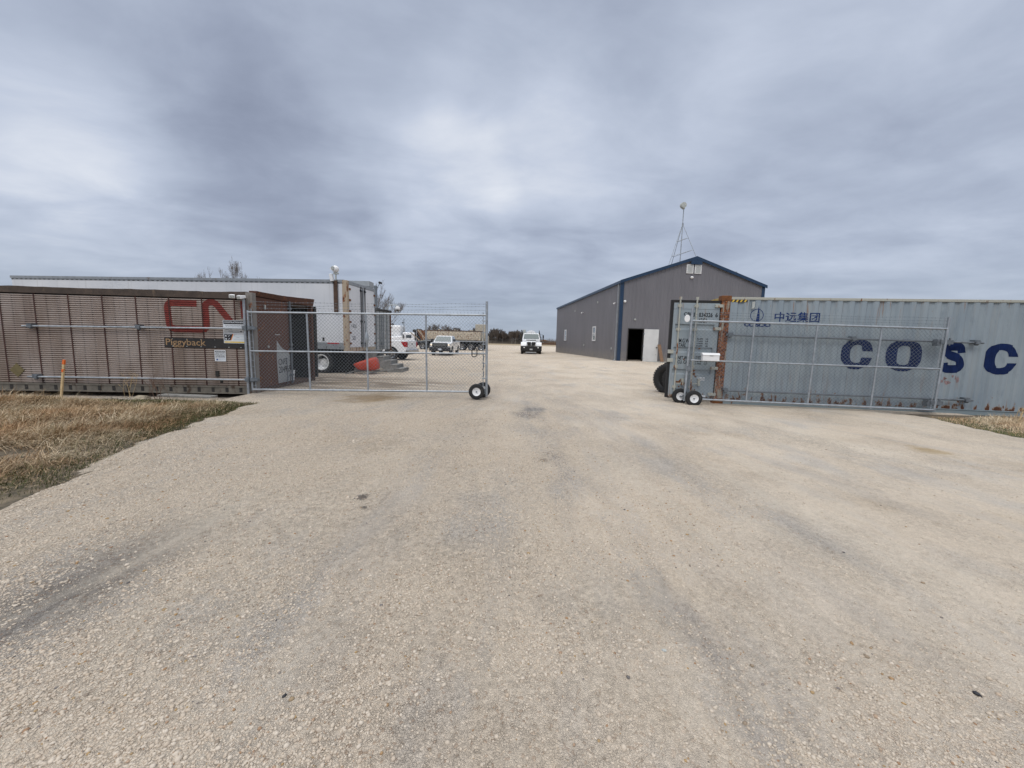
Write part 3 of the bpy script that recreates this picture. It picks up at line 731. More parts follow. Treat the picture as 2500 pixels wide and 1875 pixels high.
    m = MB(); m.tube([(.165, 1.85, .1), (.165, 1.85, 2.62)], .028, 10); m.tube([(.17, 1.55, .1), (.17, 1.55, .9)], .012, 8)
    for zz in (.35, 1.15, 1.3, 2.4): m.box(.12, .19, 1.79, 1.91, zz-.03, zz+.03)
    m.tube([(.19, 1.85, .42), (.20, 1.62, .36), (.2, 1.45, .22)], .012, 6); m.build('lock_rod', 'galv_dull', d, 50)
    # open leaf folded back along the far side
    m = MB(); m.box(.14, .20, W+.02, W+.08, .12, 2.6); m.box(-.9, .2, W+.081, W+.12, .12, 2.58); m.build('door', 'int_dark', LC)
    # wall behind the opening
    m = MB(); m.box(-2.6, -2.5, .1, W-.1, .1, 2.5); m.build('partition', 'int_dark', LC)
    # logo and lettering
    cz = [.21+i*.0535+k for i in range(nf) for k in (.003, .0215, .026, .0505)]
    def fy(x, z):
        k = (z-.21) % .0535
        if k < .0225: y = 0
        elif k < .026: y = -.022*(k-.0215)/.0045
        elif k < .051: y = -.022
        else: y = -.022*(.0535-k)/.003
        return y-.0035
    w = .165
    nood = round_path([(-1.24, 2.345), (-1.975, 2.345), (-1.945, 1.675), (-1.02, 1.675), (-1.035, 2.355), (-.80, 2.40), (-.25, 1.68)], .15)
    v, f = join2d([stroke2d(nood, w), ([(-.145, 2.0), (.0, 2.0), (.0, 2.44), (-.155, 2.44)], [[0, 1, 2, 3]])]); flat_mesh('emblem', v, f, 'cn_red', LC, fy, cutz=cz)
    m = MB(); m.box(-2.09, -.02, -.036, -.023, 1.20, 1.445); b = m.build('name_board', 'board_black', LC)
    v, f = txt('Piggyback', -2.055, -1.06, 1.205, 1.425, .008); flat_mesh('lettering', v, f, 'pig_tan', b, yflat(-.0385))
    m = MB()
    for x in (-1.9, -1.55, -1.2, -.85, -.5, -.2): m.box(x, x+.03, -.040, -.036, 1.225, 1.24); m.box(x+.01, x+.025, -.040, -.036, 1.41, 1.425)
    m.each('rivet_plate', 'vent_grey', b)
    m = MB(); m.prism([(-5.745, .35), (-5.57, .53), (-5.745, .71), (-5.92, .53)], 'y', -.030, -.0225); m.build('hazard_diamond', 'olive', LC)
    m = MB(); m.box(-.86, -.78, -.05, -.0165, .46, .60); m.box(-.76, -.70, -.04, -.0165, .29, .36); m.build('bracket', 'int_dark', LC)
fluted_container()

# wooden stake, plank, weeds in front of it
t = thing('survey_stake', 'thin wooden stake with an orange painted top in the dry grass', 'stake', (-10.45, 8.8, 0), 0)
m = MB(); m.bar((0, 0, -.05), (.165, 0, .85), .042, .03); m.build('shaft', 'stake_wood', t)
m = MB(); m.bar((.155, 0, .80), (.175, 0, .90), .046, .034); m.build('painted_top', 'orange_paint', t)
m = MB(); m.bar((.120, 0, .62), (.134, 0, .69), .046, .034); m.build('painted_band', 'orange_paint', t)
m = MB(); m.box(-.66, .62, -.12, .12, 0, .05); tag(m.build('plank', 'wood_grey', None, bevel=.01, loc=(-8.0, 9.42, .01), rot=(0, R(1), R(2))), 'grey weathered plank lying at the foot of the brown container', 'plank')
def weed(x, y, h, seed, label, mt='twig_red'):
    rs = random.Random(seed); m = MB()
    def br(p, d, L, r, k):
        q = p+d*L; mid = (p+q)/2+Vector((rs.uniform(-1, 1), rs.uniform(-1, 1), 0))*L*.06; m.tube([p, mid, q], [r, r*.8, r*.5], 4)
        if k > 0:
            for _ in range(rs.choice([2, 3])):
                br(p+d*L*rs.uniform(.4, .95), (d+Vector((rs.uniform(-.7, .7), rs.uniform(-.7, .7), rs.uniform(-.1, .4)))).normalized(), L*rs.uniform(.35, .6), r*.55, k-1)
    for _ in range(5): br(Vector((rs.uniform(-.1, .1), rs.uniform(-.1, .1), -.02)), Vector((rs.uniform(-.35, .45), rs.uniform(-.2, .2), 1)).normalized(), h*rs.uniform(.6, 1), .005, 3)
    tag(m.build('dead_weed', mt, None, loc=(x, y, 0)), label, 'plant')
weed(-8.25, 9.0, .62, 2, 'reddish dead branching weed in front of the brown container'); weed(-8.6, 9.2, .40, 3, 'low reddish dead weed left of the taller branching weed')
weed(-9.35, 9.3, .55, 7, 'single thin pale weed stalk beside the tan rock', 'stake_wood')
weed(11.6, 8.7, .45, 11, 'straw coloured weed stalks before the grey blue container at right', 'stake_wood')

# interior clutter seen through the doorway of the brown container
def lcp(u, v, z=0): a = R(3.5); return (-6.97+u*math.cos(a)-v*math.sin(a), 10.2+u*math.sin(a)+v*math.cos(a), z)
t = thing('bucket', 'white plastic bucket standing inside the doorway of the brown container', 'bucket', lcp(-.25, 2.52, .1))
m = MB(); m.lathe([(0, 0), (.125, 0), (.15, .30), (.158, .30), (.158, .33), (.142, .33), (.12, .03), (0, .03)], (0, 0, 0), 'z', 20); m.build('pail', 'white_plastic', t, 40)
m = MB(); m.tube([(.155*math.cos(a), .155*math.sin(a)*.3-.1, .3-.12*math.sin(a)) for a in np.linspace(0, PI, 9)], .004, 5); m.build('handle', 'galv', t)
m = MB(); m.lathe([(0, 0), (.2, 0), (.21, .28), (.20, .30), (.21, .32), (.21, .6), (.20, .62), (.2, .85), (.18, .86), (0, .86)], (0, 0, 0), 'z', 20); tag(m.build('barrel', 'blue_plastic', None, 40, loc=lcp(-.45, 2.12, .1)), 'blue plastic barrel in the dark doorway of the brown container', 'barrel')

# ------------------------------------------------------------------ signs on the brown container
S = thing('site_sign', 'white construction site notice board with black top and yellow foot', 'sign', (-6.97, 10.2, 0), R(3.5))
m = MB(); m.box(-.60, -.03, -.0435, -.038, 1.34, 1.935); m.build('panel', 'sign_white', S)
def sq(parts, name, mt, par, d): v, f = join2d(parts); return flat_mesh(name, v, f, mt, par, yflat(d))
sq([rect2d(-.585, -.035, 1.835, 1.925), ([(-.585, 1.415), (-.43, 1.415), (-.365, 1.585), (-.585, 1.585)], [[0, 1, 2, 3]])], 'dark_field', 'sign_black', S, -.0440)
sq([rect2d(-.585, -.035, 1.60, 1.715)], 'grey_field', 'sign_grey', S, -.0440)
sq([rect2d(-.35, -.06, 1.50, 1.535), rect2d(-.35, -.06, 1.425, 1.46)], 'pale_field', 'sign_pale', S, -.0440)
sq([rect2d(-.585, -.035, 1.355, 1.385)], 'yellow_band', 'sign_yellow', S, -.0440)
sq([([(-.43, 1.415), (-.41, 1.415), (-.345, 1.585), (-.365, 1.585)], [[0, 1, 2, 3]])], 'orange_slash', 'sign_orange', S, -.0443)
sq([txt('CONSTRUCTION SITE', -.565, -.08, 1.868, 1.902, .03), txt('Required', -.575, -.39, 1.562, 1.574, .02), ring2d(-.545, 1.53, .02, .02, .001, .001, 0, 2*PI), ring2d(-.54, 1.45, .02, .02, .001, .001, 0, 2*PI), stroke2d([(-.49, 1.53), (-.475, 1.515), (-.445, 1.55)], .009), stroke2d([(-.49, 1.455), (-.475, 1.44), (-.445, 1.475)], .009)], 'white_lettering', 'sign_white', S, -.0447)
sq([txt('Authorized Personnel Only', -.55, -.06, 1.792, 1.818, .02), txt('No entry without permission', -.53, -.09, 1.765, 1.782, 0), txt('Visitors', -.55, -.46, 1.69, 1.703, .02), txt('info', -.42, -.38, 1.69, 1.703, .02), txt('safety', -.13, -.07, 1.69, 1.703, .01), rect2d(-.47, -.20, 1.672, 1.677), rect2d(-.47, -.36, 1.650, 1.655), rect2d(-.47, -.20, 1.628, 1.633),
    ([(-.155, 1.625), (-.13, 1.65), (-.155, 1.675), (-.18, 1.65)], [[0, 1, 2, 3]]), txt('Before entering', -.33, -.06, 1.56, 1.575, .02), rect2d(-.33, -.31, 1.545, 1.553), rect2d(-.28, -.20, 1.488, 1.492)], 'black_lettering', 'sign_black', S, -.0447)
S = thing('camera_sign', 'small white live camera warning notice under the black name board', 'sign', (-6.97, 10.2, 0), R(3.5))
m = MB(); m.box(-.865, -.585, -.031, -.025, .86, 1.155); m.build('panel', 'sign_white', S)
sq([rect2d(-.845, -.605, 1.09, 1.135)], 'dark_field', 'sign_black', S, -.0315)
sq([txt('WARNING', -.83, -.62, 1.10, 1.126, .03)], 'white_lettering', 'sign_white', S, -.0322)
sq([txt('LIVE CCTV', -.845, -.605, 1.035, 1.068, .03), txt('SURVEILLANCE', -.845, -.605, 1.005, 1.025, .02), txt('24 HOURS', -.845, -.605, .963, .995, .03)], 'black_lettering', 'sign_black', S, -.0322)
sq([rect2d(-.825, -.785, .885, .925), txt('cameras on site', -.775, -.61, .912, .922, .01), txt('24 h', -.775, -.70, .89, .90, .01), rect2d(-.845, -.605, .945, .948)], 'blue_lettering', 'sign_blue', S, -.0322)

# camera pair at the corner of the brown container
t = thing('floodlight_camera', 'pair of white floodlight heads on the brown container corner', 'light', lcp(-.12, -.10, 2.53))
m = MB(); m.lathe([(0, -.02), (.05, -.02), (.055, .08), (0, .08)], (0, 0, 0), 'y', 14); m.build('base', 'white_plastic', t, 40)
for sx, rz in ((-.13, .5), (.12, -.25)):
    m = MB(); m.hexa([(-.065, -.11, -.045), (.065, -.11, -.045), (.045, .07, -.03), (-.045, .07, -.03)], [(-.065, -.11, .045), (.065, -.11, .045), (.045, .07, .035), (-.045, .07, .035)]); h = m.build('lamp_head', 'white_plastic', t, bevel=.012, loc=(sx, -.06, .02 if sx < 0 else .0), rot=(R(12), 0, rz))
    m = MB(); m.box(-.05, .05, -.114, -.1105, -.033, .033); m.build('lens', 'vent_grey', h)

# ------------------------------------------------------------------ pipe rails on both containers
def pipe_rail(name, label, O, az, u0, z0, u1, z1, mt, off=-.12, brk=(), group=None):
    t = thing(name, label, 'rail', (O[0], O[1], 0), R(az), group)
    m = MB(); m.tube([(u0, off, z0), (u1, off, z1)], .024, 10); m.build('pipe', mt, t, 50)
    for b in brk:
        zb = z0+(z1-z0)*(b-u0)/(u1-u0); m = MB(); m.box(b-.07, b+.05, off-.03, -.026, zb+.015, zb+.065); m.tube([(b-.03, off, zb-.04), (b+.03, off, zb-.04)], .03, 8); m.box(b-.05, b+.05, off-.05, off+.05, zb-.035, zb+.03); m.build('bracket', 'galv_dull', t)
    return t
LO, RO = (-6.97, 10.2), (5.72, 10.33)
pipe_rail('pipe_rail', 'upper grey pipe along the side of the brown container', LO, 3.5, -5.40, 1.655, .05, 1.73, 'galv', brk=(-5.2, -2.62, -.0))
pipe_rail('pipe_rail', 'lower grey pipe along the foot of the brown container', LO, 3.5, -5.40, .375, .02, .39, 'galv', brk=(-5.2, -.0))
pipe_rail('pipe_rail', 'upper dark pipe along the grey blue container behind the folded gate', RO, -6.9, -.1, 1.87, 5.85, 1.81, 'galv_dull', brk=(0.0, 2.95, 5.70))
pipe_rail('pipe_rail', 'lower dark pipe along the foot of the grey blue container', RO, -6.9, -.05, .40, 5.82, .385, 'galv_dull', brk=(0.0, 5.68))

# ------------------------------------------------------------------ gates
def chain(u0, u1, z0, z1, p=.092, r=.0027, y=0.0):
    m = MB(); H = z1-z0; W = u1-u0; k = p
    def wire(a, b, yy):
        d = Vector((b[0]-a[0], 0, b[1]-a[1])).normalized(); nx = Vector((-d.z, 0, d.x))*r; o = len(m.v)
        for P in (a, b):
            c = Vector((P[0], yy, P[1])); m.v += [tuple(c+nx), tuple(c-nx*.5+Vector((0, r, 0))), tuple(c-nx*.5-Vector((0, r, 0)))]
        for i in range(3): m.f.append([o+i, o+(i+1) % 3, o+3+(i+1) % 3, o+3+i]); m.m.append(0)
    c = -H
    while c < W:
        a, b = max(0, c), min(W, c+H)
        if b > a+.01:
            wire((u0+a, z0+a-c), (u0+b, z0+b-c), y+.003)
            wire((u0+a, z1-(a-c)), (u0+b, z1-(b-c)), y-.003)
        c += k
    u = u0+k/2
    while u < u1:                                       # twisted ends above the top rail and below the bottom one
        for z, s in ((z1, 1),):
            m.tube([(u, y, z), (u+.004, y, z+.06), (u+.014, y, z+.078)], r*.7, 3); m.tube([(u, y, z+.058), (u-.012, y, z+.078)], r*.7, 3)
        for z in (z0,): m.tube([(u, y, z), (u, y, z-.05)], r, 3)
        u += k
    return m
def barbed(m, u0, z0, u1, z1, y, sag=.012, seed=0):
    rs = random.Random(seed); n = 60; pts = []
    for i in range(n+1):
        t = i/n; pts.append((u0+(u1-u0)*t, y+.006*math.sin(t*50), z0+(z1-z0)*t-sag*math.sin(PI*t)+.008*math.sin(t*23+seed)))
    m.tube(pts, .0026, 4)
    for i in range(1, n, 1):
        if i % 1 == 0:
            p = Vector(pts[i])+Vector((.03*rs.random(), 0, 0))
            m.tube([p+Vector((-.008, -.01, -.015)), p+Vector((.008, .01, .015))], .0022, 3); m.tube([p+Vector((.010, 0, -.012)), p+Vector((-.010, 0, .012))], .0022, 3)
def tyre_part(parent, c, ax='y', R_=.205, w=.10, rim=.105, front=-1):
    m = MB(); h = w/2
    m.lathe([(rim, -h*.75), (rim+.012, -h), (R_*.80, -h*1.08), (R_*.94, -h*.95), (R_, -h*.55), (R_, h*.55), (R_*.94, h*.95), (R_*.8, h*1.08), (rim+.012, h), (rim, h*.75)], (0, 0, 0), ax, 36)
    for k in range(30):
        a = 2*PI*k/30
        for s in (-.5, .5): m.box(-.005, .005, -h*.25+s*h*.6, h*.25+s*h*.6, R_-.002, R_+.005) if False else None
    ty = m.build('tyre', 'black_rubber', parent, 35, loc=c)
    m = MB(); m.lathe([(0, -h*.35), (rim*.5, -h*.35), (rim*.62, -h*.55), (rim*.9, -h*.6), (rim+.004, -h*.95), (rim+.004, h*.95), (rim*.9, h*.6), (rim*.6, h*.5), (0, h*.35)], (0, 0, 0), ax, 30); m.build('rim', 'white_plastic', ty, 35)
    m = MB(); m.tube([(0, -h*1.0, 0), (0, h*1.0, 0)], .018, 12); m.tube([(-.05, -h*.6, .075), (-.055, -h*1.0, .08)], .006, 6); m.build('hub', 'galv_dull', ty, 50)
    return ty
GL = thing('chain_link_gate', 'closed chain link gate leaf with barbed wire on top, hung on the brown container', 'gate', (-6.85, 10.08, 0), rot=(0, R(-.72), R(.5)))
m = MB(); m.tube([(0, 0, 2.15), (6.18, 0, 2.15)], .026, 12); m.tube([(0, 0, 1.15), (6.18, 0, 1.15)], .022, 12); m.tube([(0, 0, .14), (6.05, 0, .14)], .026, 12); m.tube([(6.14, -.03, 1.16), (5.82, -.03, 1.16)], .018, 8); m.each('rail', 'galv', GL, smooth=50)
for u, z1_ in ((.0, 2.2), (1.52, 2.15), (3.05, 2.15), (4.60, 2.15)):
    m = MB(); m.tube([(u, 0, .12), (u, 0, z1_)], .024, 12)
    if abs(u-3.05) < .01: m.tube([(u, 0, 1.30), (u, 0, 1.50), (u, 0, 1.53), (u, 0, 1.70)], [.02, .055, .055, .02], 10)
    m.build('upright', 'galv', GL, 50)
m = MB(); m.tube([(6.18, 0, .02), (6.18, 0, 2.50)], .032, 12); m.each('end_post', 'galv', GL, smooth=50)
m = MB(); m.tube([(6.09, -.01, .14), (6.09, -.01, 2.22)], .009, 6); m.tube([(.10, -.01, .14), (.10, -.01, 2.24)], .009, 6)
for i in range(12): m.tube([(.10, -.012, .25+i*.165), (.0, -.012, .25+i*.165)], .006, 5)
for z in (.5, .9, 1.4, 1.7, 2.0): m.box(6.06, 6.2, -.03, .03, z-.012, z+.012)
m.build('tension_bar', 'galv', GL)
chain(.03, 6.12, .15, 2.15).build('chain_link_mesh', 'galv_dull', GL)
m = MB(); barbed(m, .0, 2.42, 6.18, 2.44, 0, .03, 1); barbed(m, 0, 2.34, 6.18, 2.36, 0, .02, 5); barbed(m, 0, 2.26, 6.18, 2.28, 0, .01, 8); m.build('barbed_wire', 'galv_dull', GL)
m = MB()
for i in range(14): a = i*1.2; m.ell((6.10+.012*math.sin(a), -.035, 1.12-i*.042), (.016 if i % 2 else .008, .010, .027), 8, 6)
m.build('chain', 'galv_dull', GL, 60)
m = MB(); m.tube([(5.80, -.05, 1.10), (5.80, -.05, 1.28), (5.84, -.05, 1.31), (5.90, -.05, 1.31), (5.93, -.05, 1.28), (5.93, -.05, 1.10), (5.88, -.05, 1.07), (5.82, -.05, 1.07), (5.80, -.05, 1.10)], .013, 8); m.build('latch', 'black_plastic', GL, 60)
w1 = tyre_part(GL, (5.93, -.15, .165)); w2 = tyre_part(GL, (6.07, .26, .165))
w1.name = 'wheel'; w2.name = 'wheel'
m = MB(); m.tube([(5.93, -.1, .165), (6.07, .22, .165)], .02, 10); m.box(5.9, 6.2, -.02, .02, .10, .22); m.build('axle', 'galv_dull', GL)
t = thing('gate_post', 'slim galvanised hinge post standing against the brown container corner', 'post', (-6.965, 10.08, 0))
m = MB(); m.tube([(.0, 0, .0), (.0, 0, 2.46)], .032, 12); m.lathe([(0, .05), (.02, .04), (.034, .0)], (0, 0, 2.46), 'z', 12); m.build('shaft', 'galv', t, 50)
for z in (.40, 1.74):
    m = MB(); m.box(-.05, .24, -.05, .05, z-.05, z+.05); m.box(.12, .30, -.075, .02, z-.03, z+.03); m.tube([(.06, -.07, z-.08), (.06, -.07, z+.09)], .018, 8); m.build('hinge', 'galv_dull', t, 50)

GR = thing('chain_link_gate', 'open chain link gate leaf folded flat against the grey blue container', 'gate', (4.75, 10.15, 0), rot=(0, R(.9), R(-7.0)))
m = MB(); m.tube([(-.15, 0, 2.215), (5.77, 0, 2.215)], .026, 12); m.tube([(-.15, 0, 1.19), (5.77, 0, 1.24)], .022, 12); m.tube([(-.0, 0, .165), (5.77, 0, .22)], .026, 12); m.each('rail', 'galv', GR, smooth=50)
for u in (1.39, 2.875, 4.34): m = MB(); m.tube([(u, 0, .17), (u, 0, 2.215)], .024, 12); m.build('upright', 'galv', GR, 50)
m = MB(); m.tube([(-.15, 0, .10), (-.15, 0, 2.53)], .030, 12); m.tube([(5.77, 0, .2), (5.77, 0, 2.50)], .030, 12); m.each('end_post', 'galv', GR, smooth=50)
m = MB(); m.tube([(-.05, -.01, .18), (-.05, -.01, 2.22)], .009, 6); m.tube([(5.68, -.01, .2), (5.68, -.01, 2.5)], .009, 6); m.tube([(1.35, .0, 2.215), (1.35, 0, 2.45)], .006, 5); m.tube([(3.6, .0, 2.215), (3.6, 0, 2.5)], .005, 5); m.each('tension_bar', 'galv', GR)
chain(-.12, 5.74, .2, 2.215).build('chain_link_mesh', 'galv_dull', GR)
m = MB(); barbed(m, -.15, 2.46, 5.77, 2.48, 0, .03, 1); barbed(m, -.15, 2.39, 5.77, 2.40, 0, .02, 5); barbed(m, -.15, 2.31, 5.77, 2.33, 0, .01, 8); m.build('barbed_wire', 'galv_dull', GR)
for z in (.40, 1.90):
    m = MB(); m.box(5.66, 5.93, -.02, .10, z-.05, z+.05); m.box(5.60, 5.72, .0, .13, z-.10, z+.06); m.tube([(5.86, 0, z-.08), (5.86, 0, z+.10)], .02, 8); m.build('hinge', 'galv_dull', GR, 50)
w1 = tyre_part(GR, (.03, -.17, .20)); w2 = tyre_part(GR, (-.22, .16, .205)); w1.name = 'wheel'; w2.name = 'wheel'
m = MB(); m.tube([(.03, -.12, .20), (-.22, .12, .20)], .02, 10); m.box(-.2, .05, -.02, .02, .14, .26); m.build('axle', 'galv_dull', GR)
m = MB(); m.box(-.17, -.06, -.04, .04, .9, 1.04); m.tube([(-.1, -.03, .5), (-.1, -.03, 1.5)], .01, 6); m.build('latch', 'galv_dull', GR)
def rgp(u, v, z=0): a = R(-7); return (4.75+u*math.cos(a)-v*math.sin(a), 10.15+u*math.sin(a)+v*math.cos(a), z)
t = thing('mail_box', 'white lidded mail box fixed on the rail of the open gate', 'mailbox', rgp(.385, -.09, 1.19), R(-7))
m = MB(); m.box(-.205, .205, -.07, .07, 0, .155); m.build('body', 'white_plastic', t, bevel=.006)
m = MB(); m.prism([(-.09, .150), (.08, .150), (.08, .205), (-.03, .205)], 'x', -.215, .215); m.build('lid', 'white_plastic', t, bevel=.006)
m = MB(); m.box(-.04, .05, -.083, -.070, .128, .142); m.build('catch', 'vent_grey', t)
m = MB(); m.lathe([(0, -.008), (.075, -.008), (.082, 0), (.075, .008), (0, .008)], (0, 0, 0), 'y', 28); o = m.build('reflector_disc', 'white_plastic', None, 35, loc=rgp(-.235, -.03, 2.27), rot=(0, 0, R(-7))); o.scale = (.85, 1, 1.15); tag(o, 'white round disc fixed at the top corner of the open gate', 'reflector')

# ------------------------------------------------------------------ right container
RC = thing('shipping_container', 'grey blue corrugated shipping container with large navy letters and rust at its foot', 'container', (5.72, 10.33, 0), R(-6.9))
PIT = .28
BR = [0, .07, .14, .21]
def corr(x):
    k = (x-.06) % PIT
    if k < .10: return .0
    if k < .14: return .036*(k-.10)/.04
    if k < .24: return .036
    return .036*(PIT-k)/.04
def blue_container():
    L, W, x0 = 12.0, 2.44, -.02
    cuts = [x0]; i = 0
    while True:
        b = .06+i*PIT
        if b > L: break
        cuts += [b, b+.10, b+.14, b+.24]; i += 1
    cuts = sorted(c for c in cuts if x0 <= c <= L)+[L]
    m = MB(); o = []
    for c in cuts: o += [(c, corr(c) if c > .06 else 0, .14), (c, corr(c) if c > .06 else 0, 2.81)]
    m.add(o, [[2*k, 2*k+2, 2*k+3, 2*k+1] for k in range(len(cuts)-1)]); m.build('side_wall', 'cont_blue', RC)
    m = MB(); m.box(x0, L, W-.04, W, .14, 2.82); m.box(L-.05, L, .05, W-.04, .14, 2.82); m.build('far_wall', 'cont_blue', RC)
    m = MB(); m.box(x0, L, -.012, .06, 2.80, 2.865)
    rs = random.Random(2)
    m.build('top_rail', 'rail_pale', RC, bevel=.006)
    m = MB(); m.box(x0, L, -.014, .06, .0, .135); m.box(x0, L, -.03, -.014, .118, .132); m.build('bottom_rail', 'rail_blue', RC, bevel=.004)
    m = MB(); m.box(x0, L, .05, W, 2.83, 2.86); m.build('roof', 'rail_pale', RC)
    m = MB(); m.box(x0, L, .05, W-.04, .05, .14); m.build('deck', 'wood_dark', RC)
    m = MB(); m.box(-.24, -.02, -.016, .16, .17, 2.76); m.box(-.19, -.15, -.024, -.016, .18, 2.76); m.box(-.10, -.07, -.024, -.016, .18, 2.76); m.build('corner_post', 'post_rust', RC, bevel=.01)
    for z0, z1_ in ((2.76, 2.90), (.0, .17)): m = MB(); m.box(-.26, -.0, -.024, .18, z0, z1_); m.build('corner_casting', 'rust_part', RC, bevel=.012)
    m = MB(); m.box(-.24, -.02, W-.16, W, 0, 2.88); m.build('corner_post', 'post_rust', RC, bevel=.01)
    m = MB(); m.box(-.22, -.03, .16, W-.16, 2.72, 2.87); m.build('end_header', 'header_rust', RC)
    m = MB(); m.box(-.12, -.06, 1.22, W-.17, .17, 2.72); m.build('door', 'cont_door', RC)
    m = MB()
    for i in range(9):
        y = .2+i*.06
        m.add([(-.225, y, 2.74), (-.225, y+.035, 2.74), (-.225, y+.075, 2.86), (-.225, y+.04, 2.86)], [[0, 1, 2, 3]])
    m.each('hazard_stripe', 'haz_yellow', RC)
    # side hazard marks
    b = [rect2d(.0, .40, 2.735, 2.80)]; v, f = join2d(b); h = flat_mesh('hazard_mark', v, f, 'sign_black', RC, yflat(-.004))
    v, f = join2d([([(.005+i*.1, 2.737), (.05+i*.1, 2.737), (.085+i*.1, 2.798), (.04+i*.1, 2.798)], [[0, 1, 2, 3]]) for i in range(4)]); flat_mesh('hazard_stripe', v, f, 'haz_yellow', h, yflat(-.006))
    m = MB(); m.box(.51, .575, -.03, .0, 2.60, 2.75); m.box(.50, .56, -.035, .0, 2.57, 2.60); m.build('vent_cover', 'vent_grey', RC, bevel=.004)
    # lettering follows the folds
    cx = [c for c in cuts]
    def fy(x, z): return (corr(x) if x > .06 else 0)-.004
    P = []
    def C(cx_, cz_, a, b): return ring2d(cx_, cz_, a, b, a*.40, b*.58, 0, 2*PI, 40, 2.3)
    def CT(cx_, cz_, a, b):   # terminals of the C cut flat
        return join2d([C(cx_, cz_, a, b)])
    sh = -.004
    P.append(C(3.155, 1.465, .36, .40)); P.append(ring2d(4.245, 1.455, .40, .405, .40*.42, .405*.60, 0, 2*PI, 40, 2.4))
    P.append(C(6.41, 1.425, .36, .385))
    ctl = round_path([(5.53, 1.55), (5.51, 1.705), (5.36, 1.71), (5.21, 1.69), (5.21, 1.53), (5.36, 1.465), (5.52, 1.39), (5.54, 1.17), (5.36, 1.14), (5.19, 1.15), (5.18, 1.30)], .13, 6)
    P.append(stroke2d(ctl, .20))
    P.append(ring2d(7.5, 1.41, .40, .40, .40*.42, .40*.60, 0, 2*PI, 40, 2.4))
    v, f = join2d(P); flat_mesh('lettering', v, f, 'navy_letter', RC, fy, cx, gaps=((3.18, 3.6, 1.375, 1.535), (6.43, 6.9, 1.33, 1.49)))
    P = [ring2d(.675, 2.405, .165, .165, .148, .150, 0, 2*PI, 36, 2), ([(.69, 2.66), (.64, 2.22), (.745, 2.22)], [[0, 2, 1]])]
    v1, f1 = txt('COSCO', .36, 1.02, 2.105, 2.205, .05); P.append((v1, f1)); v, f = join2d(P); flat_mesh('emblem', v, f, 'blue_letter', RC, fy, cx)
    v, f = text2d('中远集团', .012); v = fit(v, 1.11, 2.20, 2.245, 2.50); flat_mesh('lettering', v, f, 'blue_letter', RC, fy, cx, shear=.0)
blue_container()
def flakes():
    rs = random.Random(12); m = MB()
    for cx_, cz_, rx, rz in ((5.24, .90, .09, .05), (5.32, .80, .07, .06), (5.48, .93, .035, .07), (5.55, .88, .04, .08), (5.18, .83, .05, .04), (5.40, .97, .03, .04)):
        n = 17; pts = [(cx_+rx*rs.uniform(.45, 1.15)*math.cos(a), cz_+rz*rs.uniform(.45, 1.2)*math.sin(a)) for a in np.linspace(0, 2*PI, n+1)[:-1]]
        cc = [c for c in [.06+i*PIT+k for i in range(15, 22) for k in (0, .10, .14, .24)]]
        flat_mesh('paint_flake', pts, [list(range(n))], 'flaked_paint', RC, lambda x, z: corr(x)-.003, cc)
flakes()
